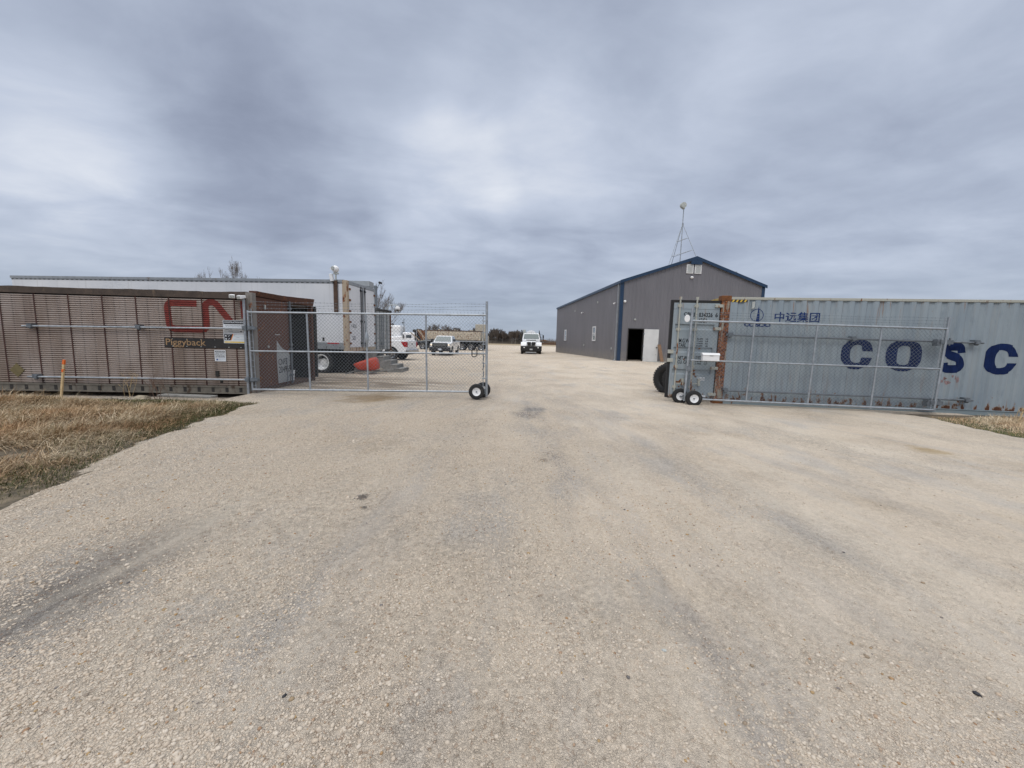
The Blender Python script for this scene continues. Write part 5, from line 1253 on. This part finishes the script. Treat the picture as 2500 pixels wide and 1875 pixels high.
def pickup(t, new=True):
    """x forward from the rear bumper, y left, z up"""
    wb0, wb1, wr = (1.15, 4.78, .43) if new else (1.2, 4.65, .40)
    Lg = 5.75; hw = .98
    bed = 1.40 if new else 1.30; hood = 1.30 if new else 1.24
    poly = [(.12, .62)]+[(wb0-.52, .50)]+arc(wb0, wr+.02, .50, 170, 10)+[(wb0+.55, .46), (wb1-.55, .46)]+arc(wb1, wr+.02, .50, 170, 10)+[(Lg-.12, .50), (Lg, .62), (Lg, .98), (Lg-.08, 1.12), (Lg-.30, hood-.06), (Lg-1.35, hood+.02), (3.9, bed), (.10, bed), (.06, .9)]
    m = MB(); m.prism(poly, 'y', -hw+.04, hw-.04)
    b = m.build('body', 'vehicle_white', t, bevel=.045)
    m = MB(); m.box(.15, Lg-.3, -.75, .75, .42, .75); m.build('underbody', 'int_black', t)
    # cab
    x0, x1, x2, x3 = 1.95, 2.35, 3.75, 4.55; top = 1.93 if new else 1.86
    a, c = hw-.08, hw-.26
    m = MB(); m.add([(x0, -a, bed-.02), (x3, -a, bed-.05), (x3, a, bed-.05), (x0, a, bed-.02), (x1-.05, -c, top), (x2, -c, top), (x2, c, top), (x1-.05, c, top)],
          [(0, 3, 2, 1), (4, 5, 6, 7), (0, 1, 5, 4), (1, 2, 6, 5), (2, 3, 7, 6), (3, 0, 4, 7)])
    m.build('cab', 'vehicle_white', t, bevel=.07)
    def quad(p, off): return p
    m = MB(); e = .012
    def pane(pts, nm='window', mt='glass_dark'):
        q = MB(); n = (Vector(pts[1])-Vector(pts[0])).cross(Vector(pts[2])-Vector(pts[0])).normalized()*e
        q.hexa([Vector(p)-n*.3 for p in pts], [Vector(p)+n for p in pts]); q.build(nm, mt, t)
    k = .10
    def mixp(P, Q, f): return tuple(P[i]+(Q[i]-P[i])*f for i in range(3))
    # windscreen
    BLp, BRp, TLp, TRp = (x3, -a, bed-.05), (x3, a, bed-.05), (x2, -c, top), (x2, c, top)
    def inset(p00, p10, p11, p01, u0, u1, v0, v1):
        f = lambda u, v: mixp(mixp(p00, p10, u), mixp(p01, p11, u), v); return [f(u0, v0), f(u1, v0), f(u1, v1), f(u0, v1)]
    pane(inset(BLp, BRp, TRp, TLp, .06, .94, .08, .88), 'windscreen', 'glass_teal')
    rBL, rBR, rTL, rTR = (x0, a, bed-.02), (x0, -a, bed-.02), (x1-.05, c, top), (x1-.05, -c, top)
    pane(inset(rBL, rBR, rTR, rTL, .08, .92, .12, .86), 'rear_window')
    for s in (-1, 1):
        P0, P1, P2, P3 = (x0, s*a, bed-.02), (x3, s*a, bed-.05), (x2, s*c, top), (x1-.05, s*c, top)
        for u0, u1 in ((.16, .50), (.54, .90)):
            q = inset(P0, P1, P2, P3, u0, u1, .14, .84); pane(q if s < 0 else q[::-1], 'window')
        m = MB(); m.box(x3-.38, x3-.24, s*(a+.02), s*(a+.28), bed+.02, bed+.26) if s > 0 else m.box(x3-.38, x3-.24, -(a+.28), -(a+.02), bed+.02, bed+.26); m.build('mirror', 'black_plastic', t, bevel=.03)
        m = MB(); y0, y1 = sorted((s*(hw-.035), s*(hw-.025)))
        for xx in (2.05, 3.05, 4.1): m.box(xx, xx+.012, y0, y1, .6, bed-.06)
        m.box(2.25, 2.42, y0, y1+.005, bed-.22, bed-.18); m.box(3.25, 3.42, y0, y1+.005, bed-.22, bed-.18); m.build('door_line', 'sign_black', t)
        wheel(t, wb0, s*.84, wr, wr, .27, s, 'chrome'); wheel(t, wb1, s*.84, wr, wr, .27, s, 'chrome')
        m = MB()
        for wx in (wb0, wb1): m.tube([(p[0], s*(hw-.04), p[1]) for p in arc(wx, wr+.02, .50, 165, 15, 10)], .022, 6)
        m.build('wheel_arch', 'int_dark', t)
        for wx in (wb0, wb1):
            m = MB(); m.prism(arc(wx, wr+.02, .495, 180, 0, 12), 'y', *sorted((s*.60, s*.66))); m.build('wheel_well', 'int_black', t)
    return t, Lg, hw, bed
# rear view pickup beside the steps
t = thing('pickup_truck', 'white pickup seen from behind with red tail lamp and black wheels', 'pickup truck', (-7.08, 27.3, 0), R(172), 'pickups in the yard')
pickup(t, True)
for s in (-1, 1):
    m = MB(); y0, y1 = sorted((s*.97, s*.62)); m.hexa([(.02, y0, .98), (.02, y1, .98), (.30, y1, .98), (.30, y0, .98)], [(.02, y0, 1.30), (.02, y1, 1.30), (.48, y1, 1.30), (.48, y0, 1.30)]) if False else m.prism([(.03, .96), (.24, .96), (.46, 1.31), (.03, 1.31)], 'y', *sorted((s*.90, s*.955))); m.box(.035, .06, *sorted((s*.74, s*.945)), .95, 1.30); m.build('tail_lamp', 'taillight', t, bevel=.01)
m = MB(); m.box(.04, .09, -.72, .72, .90, 1.39); tg = m.build('tailgate', 'vehicle_white', t, bevel=.02)
m = MB(); m.box(.03, .042, -.10, .10, 1.12, 1.20); m.build('handle', 'black_plastic', tg)
m = MB(); m.box(-.10, .12, -.90, .90, .58, .78); m.build('bumper', 'chrome', t, bevel=.03)
m = MB(); m.box(1.12, 1.55, .945, .955, 1.21, 1.24); m.build('badge', 'sign_black', t)
# front view pickup
t = thing('pickup_truck', 'white pickup facing the gate with its headlamps lit and black front', 'pickup truck', (-6.55, 41.0, 0), R(-91), 'pickups in the yard')
_, Lg, hw, bed = pickup(t, False)
m = MB(); m.box(Lg-.03, Lg+.035, -.70, .70, .80, 1.19); gr = m.build('grille', 'black_plastic', t, bevel=.03)
m = MB()
for z in (.93, 1.02, 1.10): m.box(Lg+.036, Lg+.045, -.6, .6, z-.008, z+.008)
m.build('grille_bar', 'vent_grey', gr)
m = MB(); m.box(Lg-.1, Lg+.12, -.97, .97, .45, .82); m.build('bumper', 'black_plastic', t, bevel=.05)
m = MB(); m.box(Lg+.121, Lg+.13, -.16, .16, .53, .68); pl = m.build('licence_plate', 'sign_white', t)
b = MB(); v, f = txt('LKC 417', -.13, .13, .57, .64, .01); b.add([(Lg+.1315, p[0], p[1]) for p in v], f); b.build('lettering', 'sign_blue', pl)
for s in (-1, 1):
    m = MB(); m.box(Lg-.08, Lg+.02, *sorted((s*.67, s*.93)), .90, 1.12); h = m.build('headlamp', 'glass_dark', t, bevel=.02)
    m = MB(); m.ell((Lg+.02, s*.80, 1.01), (.03, .09, .085)); m.build('lit_bulb', 'headlight_on', h, 60)
b = MB(); v, f = txt('CITY WORKS', 0, 0.75, .98, 1.06, .0)
m = MB(); m.box(3.4, 3.9, hw-.035, hw-.028, .95, 1.02); m.box(3.5, 3.8, hw-.035, hw-.028, 1.06, 1.12); m.build('door_emblem', 'sign_grey', t)

# medium truck facing the camera
t = thing('service_truck', 'white heavy truck facing the gate with black bumper and tall mirrors', 'truck', (2.10, 44.5, 0), R(-92))
def heavy(t):
    """x forward from 0 = front bumper face backwards negative"""
    m = MB()   # hood tapering to the grille
    m.add([(-.15, -.62, 1.0), (-.15, .62, 1.0), (-1.45, .86, 1.0), (-1.45, -.86, 1.0), (-.22, -.50, 1.46), (-.22, .50, 1.46), (-1.45, .74, 1.76), (-1.45, -.74, 1.76)],
          [(0, 1, 2, 3), (4, 7, 6, 5), (0, 4, 5, 1), (1, 5, 6, 2), (2, 6, 7, 3), (3, 7, 4, 0)]); m.build('hood', 'vehicle_white', t, bevel=.07)
    for s in (-1, 1):
        m = MB(); prof = [(-1.50, .95), (-1.40, 1.22), (-1.1, 1.40), (-.6, 1.42), (-.18, 1.22), (-.06, 1.0), (-.10, .94)]
        m.prism(prof, 'y', *sorted((s*.58, s*1.20))); f = m.build('fender', 'vehicle_white', t, bevel=.10)
        m = MB(); m.hexa([(-.08, s*.72, 1.02), (-.16, s*1.12, 1.04), (-.2, s*1.12, 1.04), (-.12, s*.72, 1.02)], [(-.11, s*.74, 1.12), (-.20, s*1.10, 1.20), (-.26, s*1.10, 1.20), (-.16, s*.74, 1.12)]); m.build('headlamp', 'chrome', f)
        wheel(t, -.85, s*1.03, .50, .50, .28, s, 'white_paint')
        wheel(t, -5.2, s*.95, .50, .50, .50, s, 'white_paint')
        m = MB(); m.tube([(-1.9, s*1.06, 2.30), (-1.8, s*1.38, 2.32), (-1.78, s*1.42, 2.28)], .018, 6); m.tube([(-1.9, s*1.06, 1.64), (-1.8, s*1.40, 1.62)], .018, 6); m.box(-1.84, -1.74, *sorted((s*1.34, s*1.50)), 1.86, 2.27); m.box(-1.84, -1.74, *sorted((s*1.35, s*1.50)), 1.64, 1.82); m.build('mirror', 'black_plastic', t, bevel=.03)
        m = MB(); m.ell((.04, s*.80, .80), (.03, .07, .07)); m.build('fog_lamp', 'white_plastic', t, 60)
    m = MB(); a, c = 1.06, .92
    m.add([(-1.45, -a, 1.0), (-1.45, a, 1.0), (-3.4, a, 1.0), (-3.4, -a, 1.0), (-1.45, -a, 1.72), (-1.45, a, 1.72), (-3.4, a, 1.72), (-3.4, -a, 1.72), (-1.95, -c, 2.46), (-1.95, c, 2.46), (-3.35, c, 2.50), (-3.35, -c, 2.50)],
          [(0, 1, 2, 3), (0, 4, 5, 1), (1, 5, 6, 2), (2, 6, 7, 3), (3, 7, 4, 0), (4, 8, 9, 5), (5, 9, 10, 6), (6, 10, 11, 7), (7, 11, 8, 4), (8, 11, 10, 9)]); m.build('cab', 'vehicle_white', t, bevel=.08)
    m = MB(); m.hexa([(-1.49, -.93, 1.79), (-1.49, .93, 1.79), (-1.89, .84, 2.37), (-1.89, -.84, 2.37)], [(-1.46, -.93, 1.80), (-1.46, .93, 1.80), (-1.86, .84, 2.38), (-1.86, -.84, 2.38)]); m.build('windscreen', 'glass_teal', t)
    for s in (-1, 1):
        m = MB(); q = [(-1.95, s*1.04, 1.78), (-2.9, s*1.05, 1.78), (-2.9, s*.965, 2.32), (-2.15, s*.96, 2.32)]; m.hexa([(p[0], p[1], p[2]) for p in q], [(p[0], p[1]+s*.02, p[2]) for p in q]); m.build('window', 'glass_dark', t)
    for y in (-.55, -.27, 0, .27, .55): m = MB(); m.ell((-2.0, y, 2.53), (.07, .06, .035)); m.build('roof_lamp', 'tan_paint', t, 60)
    m = MB(); m.box(-.20, .02, -1.22, 1.22, .42, .97); m.box(-.5, -.2, -.9, .9, .3, .9); m.build('bumper', 'black_plastic', t, bevel=.05)
    for s in (-1, 1):
        m = MB(); m.prism([(s*.03, 1.04), (s*.44, 1.05), (s*.50, 1.40), (s*.42, 1.45), (s*.10, 1.44), (s*.03, 1.38)], 'x', -.20, -.13); m.build('grille', 'black_plastic', t)
    m = MB(); m.box(.021, .03, -.16, .16, .52, .67); pl = m.build('licence_plate', 'sign_grey', t)
    m = MB(); m.box(-.30, -.24, -.60, .60, .18, .35); m.build('number_board', 'sign_white', t)
    m = MB(); m.box(-9.5, -.5, -.45, .45, .55, .95); m.box(-9.5, -3.6, -1.2, 1.2, .95, 1.15); m.build('chassis', 'int_black', t)
    m = MB(); m.tube([(-3.6, 0, 2.15), (-9.2, 0, 2.15)], .72, 20); m.box(-9.0, -3.7, -1.15, 1.15, 1.15, 1.75); m.build('tank_body', 'vehicle_white', t, 40)
    m = MB(); m.tube([(-3.45, -1.12, 1.0), (-3.45, -1.12, 2.70), (-3.5, -1.20, 2.86)], .07, 10); m.build('exhaust_stack', 'black_plastic', t, 50)
    m = MB(); m.box(-4.1, -3.6, -1.02, -.68, 2.45, 2.93); m.build('air_filter_box', 'vent_grey', t, bevel=.03)
    m = MB(); m.tube([(-3.8, .95, 1.2), (-3.8, 1.05, 2.3), (-3.8, .98, 2.88)], [.10, .10, .03], 8); m.tube([(-3.8, 1.0, 2.2), (-3.8, 1.22, 2.06), (-3.8, 1.25, 1.5)], .05, 8); m.build('hose_boom', 'black_plastic', t, 50)
    m = MB(); m.box(-1.2, -.7, -.6, .6, 1.66, 1.70); m.build('hood_scoop', 'vent_grey', t)
heavy(t)

# tractor with rusty side dump trailer, seen from its side
def tractor():
    t = thing('tractor_unit', 'white highway tractor cab in front of the rusty dump trailer', 'truck', (-15.2, 55, 0), R(180))
    m = MB(); m.box(-1.5, 0.2, -1.05, 1.05, 1.0, 2.32); m.build('cab', 'vehicle_white', t, bevel=.12)
    m = MB(); m.prism([(.2, .9), (2.3, .9), (2.4, 1.2), (2.2, 1.6), (.2, 1.85)], 'y', -.9, .9); m.build('hood', 'vehicle_white', t, bevel=.1)
    for s in (-1, 1):
        m = MB(); m.box(-1.05, -.30, *sorted((s*1.04, s*1.07)), 1.55, 1.98); m.build('window', 'glass_dark', t, bevel=.02)
        m = MB(); m.box(-.02, .10, *sorted((s*1.15, s*1.35)), 1.5, 2.0); m.build('mirror', 'black_plastic', t)
        wheel(t, 1.6, s*.95, .5, .5, .28, s, 'chrome'); wheel(t, -2.6, s*.9, .5, .5, .4, s, 'chrome'); wheel(t, -3.9, s*.9, .5, .5, .4, s, 'chrome')
    m = MB(); m.box(.15, .24, -.85, .85, 1.82, 2.22); m.build('windscreen', 'glass_dark', t)
    m = MB(); m.tube([(-1.75, 1.0, .9), (-1.75, 1.0, 2.75)], .07, 8); m.tube([(-1.75, -1.0, .9), (-1.75, -1.0, 2.6)], .07, 8); m.build('exhaust_stack', 'chrome', t, 50)
    m = MB(); m.box(-4.6, 2.2, -.45, .45, .55, .95); m.box(-4.5, -1.6, -1.0, 1.0, .9, 1.0); m.build('chassis', 'int_black', t)
tractor()
def dump():
    t = thing('dump_trailer', 'rust streaked cream dump trailer with a slanted front and three rear axles', 'trailer', (-3.9, 55, 0), R(180))
    # x to the front (image left)
    m = MB(); L = 9.2
    prof = [(-1.0, 1.35), (1.0, 1.35), (1.22, 1.6), (1.25, 2.62), (-1.25, 2.62), (-1.22, 1.6)]
    m.prism(prof, 'x', .6, 8.3); m.build('tub', 'tub_rust', t)
    m = MB()
    for s in (-1, 1):
        for z in (1.55, 1.78, 2.02, 2.26): m.box(.6, 8.3, *sorted((s*1.21, s*1.29)), z, z+.07)
        for i in range(9): x = .7+i*.93; m.box(x, x+.10, *sorted((s*1.24, s*1.32)), 1.4, 2.6)
    m.build('side_rib', 'tub_rust', t)
    m = MB(); m.box(.5, 8.4, -1.3, 1.3, 2.62, 2.74); m.build('tarp_roll', 'wood_dark', t)
    for x in (2.0, 4.2, 6.4): m = MB(); m.ell((x, -1.2, 2.78), (.12, .08, .09)); m.ell((x, 1.2, 2.78), (.12, .08, .09)); m.build('tarp_bow', 'tan_paint', t, 60)
    m = MB(); m.hexa([(8.3, -1.2, 1.35), (8.3, 1.2, 1.35), (8.9, 1.0, 1.35), (8.9, -1.0, 1.35)], [(8.3, -1.2, 2.62), (8.3, 1.2, 2.62), (9.6, 1.0, 2.75), (9.6, -1.0, 2.75)]); m.build('front_bulkhead', 'rust_part', t)
    for s in (-1, 1):
        m = MB(); m.bar((8.1, s*1.15, 1.3), (9.35, s*1.15, 2.72), .12, .14); m.bar((9.1, s*1.15, 1.25), (10.35, s*1.1, 2.35), .10, .10); m.bar((8.5, s*1.18, 1.3), (9.0, s*1.18, 2.7), .08, .10); m.build('hoist_arm', 'beige_rust', t)
    m = MB(); m.tube([(9.9, -1.0, 2.55), (9.9, 1.0, 2.55)], .22, 10); m.tube([(9.4, -1.1, 2.72), (9.4, 1.1, 2.72)], .14, 8); m.box(9.0, 10.3, -.6, .6, 1.3, 2.3); m.build('tarp_roller', 'int_dark', t, 50)
    m = MB(); m.box(.0, 11.5, -.5, .5, .95, 1.22); m.box(-.2, 8.6, -1.22, 1.22, 1.20, 1.36); m.build('frame', 'grey_rail', t)
    m = MB(); m.box(.1, 8.4, -.9, .9, .55, 1.2); m.build('undercarriage', 'int_black', t)
    for x in (.55, 1.9, 3.2):
        for s in (-1, 1): wheel(t, x, s*.95, .52, .52, .45, s, 'chrome')
    m = MB(); m.box(-.35, -.1, -1.25, 1.25, 1.0, 2.1); m.box(.2, .4, -1.25, 1.25, 1.36, 1.75); m.build('tail_gate', 'tan_paint', t)
dump()
t = thing('tan_box', 'plain beige cargo box standing behind the tail of the dump trailer', 'cargo box', (-5.3, 57.6, 0), R(-3))
m = MB(); m.box(-.35, 1.15, 0, 1.6, .9, 3.80); m.build('body', 'tan_paint', t, bevel=.05)
m = MB(); m.box(-.35, 1.15, .1, 1.5, .45, .9); m.build('frame', 'int_black', t)
t = thing('box_truck_body', 'white rounded box truck body half hidden behind the ribbed trailer end', 'truck', (-23.2, 54.5, 0), R(1))
m = MB(); m.box(0, 7.4, 0, 2.5, .95, 3.30); m.build('body', 'white_paint', t, bevel=.22)
m = MB(); m.box(.1, 7.3, -.008, .0, 2.45, 2.48); m.box(6.2, 6.35, -.012, 0, 1.7, 2.0); m.build('seam', 'vent_grey', t)
m = MB(); m.box(5.9, 6.3, .3, .6, 3.3, 3.45); m.box(6.05, 6.15, .3, .5, 3.4, 3.58); m.build('roof_fitting', 'black_plastic', t)
m = MB(); m.box(.3, 7.2, .5, 2.0, .45, .95); m.build('frame', 'int_black', t)
for x in (1.5, 5.8):
    for y, s in ((.25, -1), (2.25, 1)): wheel(t, x, y, .5, .5, .35, s, 'white_paint')
t = thing('camera_pole', 'tall thin dark pole with a small camera behind the tractor', 'pole', (-15.65, 55.6, 0))
m = MB(); m.tube([(0, 0, 0), (0, 0, 4.25)], .05, 8); m.build('pole', 'galv_dull', t)
m = MB(); m.tube([(0, 0, 3.75), (-.15, 0, 3.72)], .03, 6); m.ell((-.18, 0, 3.68), (.10, .10, .11)); m.build('camera', 'black_plastic', t, 60)

# ------------------------------------------------------------------ trees
def tree_mesh(h, seed, spread=.5, levels=5, trunk_r=.10, lean=.0, buds=0, stems=1, bm=('bark', 'twig'), twr=.006):
    rs = random.Random(seed); mt, mc = MB(), MB(); tips = []
    def br(p, d, L, r, k):
        n = 3; pts = [p]; q = p; dd = d
        for i in range(n):
            dd = (dd+Vector((rs.uniform(-1, 1), rs.uniform(-1, 1), rs.uniform(-.2, .7)))*.16).normalized(); q = q+dd*L/n; pts.append(q)
        rr = [max(twr, r*(1-.5*i/n)) for i in range(n+1)]; (mt if k == levels else mc).tube(pts, rr, 6 if k >= levels-1 else (4 if k > 1 else 3), cap=False)
        if k == 0: tips.append(pts[-1]); return
        for c in range(rs.choice([3, 3, 4]) if k > 1 else rs.choice([2, 3, 4])):
            i = rs.uniform(.45, 1.0)*n; a = pts[min(n-1, int(i))].lerp(pts[min(n, int(i)+1)], i % 1)
            s = spread*rs.uniform(.6, 1.25); th = rs.uniform(0, 2*PI); sid = Vector((math.cos(th), math.sin(th), .15))
            br(a, (dd+sid*s+Vector((0, 0, .12))).normalized(), L*rs.uniform(.52, .78), rr[-1]*.75, k-1)
    for s in range(stems):
        br(Vector((rs.uniform(-.3, .3)*(stems > 1), rs.uniform(-.3, .3)*(stems > 1), -.1)), Vector((lean+rs.uniform(-.22, .22)*(stems > 1), rs.uniform(-.2, .2)*(stems > 1), 1)).normalized(), h*.36, trunk_r, levels)
    zmax = max(v[2] for v in mc.v); k = h/zmax
    for M_ in (mt, mc): M_.v = [(v[0]*k, v[1]*k, v[2]*k) for v in M_.v]
    if buds:
        for p in tips:
            if rs.random() < buds:
                for _ in range(2): q = Vector(p)*k+Vector((rs.uniform(-.12, .12), rs.uniform(-.12, .12), rs.uniform(-.1, .1))); s = rs.uniform(.04, .085); mc.add([q+Vector((-s, 0, -s*.6)), q+Vector((s, 0, -s*.2)), q+Vector((0, s*.5, s))], [[0, 1, 2]])
    return mt, mc
def tree(x, y, h, seed, label, group=None, sx=1.0, **kw):
    mt, mc = tree_mesh(h, seed, **kw); b = kw.get('bm', ('bark', 'twig'))
    t = thing('bare_tree', label, 'tree', (x, y, 0), 0, group); t.scale = (sx, sx, 1); mt.build('trunk', b[0], t, 60); mc.build('crown', b[1], t); return t
tree(-31.9, 45, 10.3, 3, 'larger bare tree with dark twigs rising behind the white trailer', spread=.42, levels=6, trunk_r=.12, buds=.04, twr=.0045, sx=.55)
tree(-35.4, 45.5, 9.2, 8, 'smaller bare tree left of the larger one behind the white trailer', spread=.38, levels=6, trunk_r=.10, buds=.03, twr=.0035, sx=.5)
tree(-28.9, 44.5, 8.0, 12, 'lowest twig top just showing right of the larger bare tree', spread=.5, levels=5, trunk_r=.1, twr=.010)
tree(-13.75, 40, 7.3, 5, 'bare branching tree behind the grey lamp post', spread=.38, levels=6, trunk_r=.08, twr=.0038, stems=2)
tree(-12.3, 64, 4.1, 21, 'low rounded bare bush behind the dump trailer', spread=.75, levels=5, trunk_r=.10, twr=.014, stems=4)
tree(-10.6, 65, 3.7, 22, 'second bare bush right of the rounded one behind the dump trailer', spread=.75, levels=5, trunk_r=.10, twr=.014, stems=4)
protos = []
for i in range(5):
    mt, mc = tree_mesh(6.0, 100+i, spread=.32, levels=5, trunk_r=.09, stems=2+i % 2, twr=.026)
    t = thing('bare_tree', 'thin bare tree in the wood edge across the far field', 'tree', (0, 0, 0), 0, 'bare trees of the far wood edge')
    mt.build('trunk', 'pale_bark' if i % 3 == 0 else 'bark', t, 60); mc.build('crown', 'twig', t); protos.append(t)
rs = random.Random(17); n = 0
for i in range(110):
    x = -26+i*.285+rs.uniform(-.2, .2) if i < 110 else 0; y = 166+rs.uniform(-2, 12); h = rs.uniform(.75, 1.1)*(.82+.25*math.sin(x*.35+1)**2)
    if x > 4.2: h *= .62
    loc = (x, y, 0); rot = (0, 0, rs.uniform(0, 6.28)); k = h
    if i < 5: p = protos[i]; p.location = loc; p.rotation_euler = rot; p.scale = (k*.9, k*.9, k)
    else: dup(protos[i % 5], loc, rot, (k*.9, k*.9, k))
def brush(name, x0, x1, y0, y1, h, n, seed, label, mt):
    r_ = np.random.RandomState(seed); x = r_.uniform(x0, x1, n); y = r_.uniform(y0, y1, n); L = h*r_.uniform(.3, 1, n)*(.75+.25*vnoise(x, y, .35, seed)); a = r_.uniform(0, 2*PI, n); ln = r_.uniform(0, .6, n)
    w = .03+.05*r_.uniform(0, 1, n); V = np.stack([np.stack([x-w, y, 0*x], -1), np.stack([x+w, y, 0*x], -1), np.stack([x+np.cos(a)*ln*L, y+np.sin(a)*ln*L, L], -1)], 1).reshape(-1, 3)
    tag(scatter_mesh(name, V, np.arange(3*n).reshape(-1, 3), mt), label, 'brush', kind='stuff')
brush('undergrowth', -30, 5.5, 164, 184, 3.3, 16000, 5, 'dark bare undergrowth at the foot of the far wood', 'bark')
brush('undergrowth', 5, 40, 164, 175, 1.5, 9000, 6, 'low reddish brown scrub beyond the field right of the truck', 'twig_red')
brush('far_wood', -500, 700, 420, 470, 7.0, 42000, 7, 'low distant line of woods along the horizon', 'twig')
t = thing('barn', 'small brown gabled barn far off right of the heavy truck', 'barn', (14.2, 172, 0), R(8))
m = MB(); m.box(-1.6, 1.5, 0, 4, -.2, 1.45); m.build('wall', 'wood_grey', t)
m = MB(); m.prism([(-1.8, 1.4), (1.7, 1.4), (0, 2.15)], 'y', -.2, 4.2); m.build('roof', 'wood_brown', t)
m = MB(); m.box(-.5, .4, -.03, 0, -.2, 1.0); m.build('door', 'wood_dark', t)
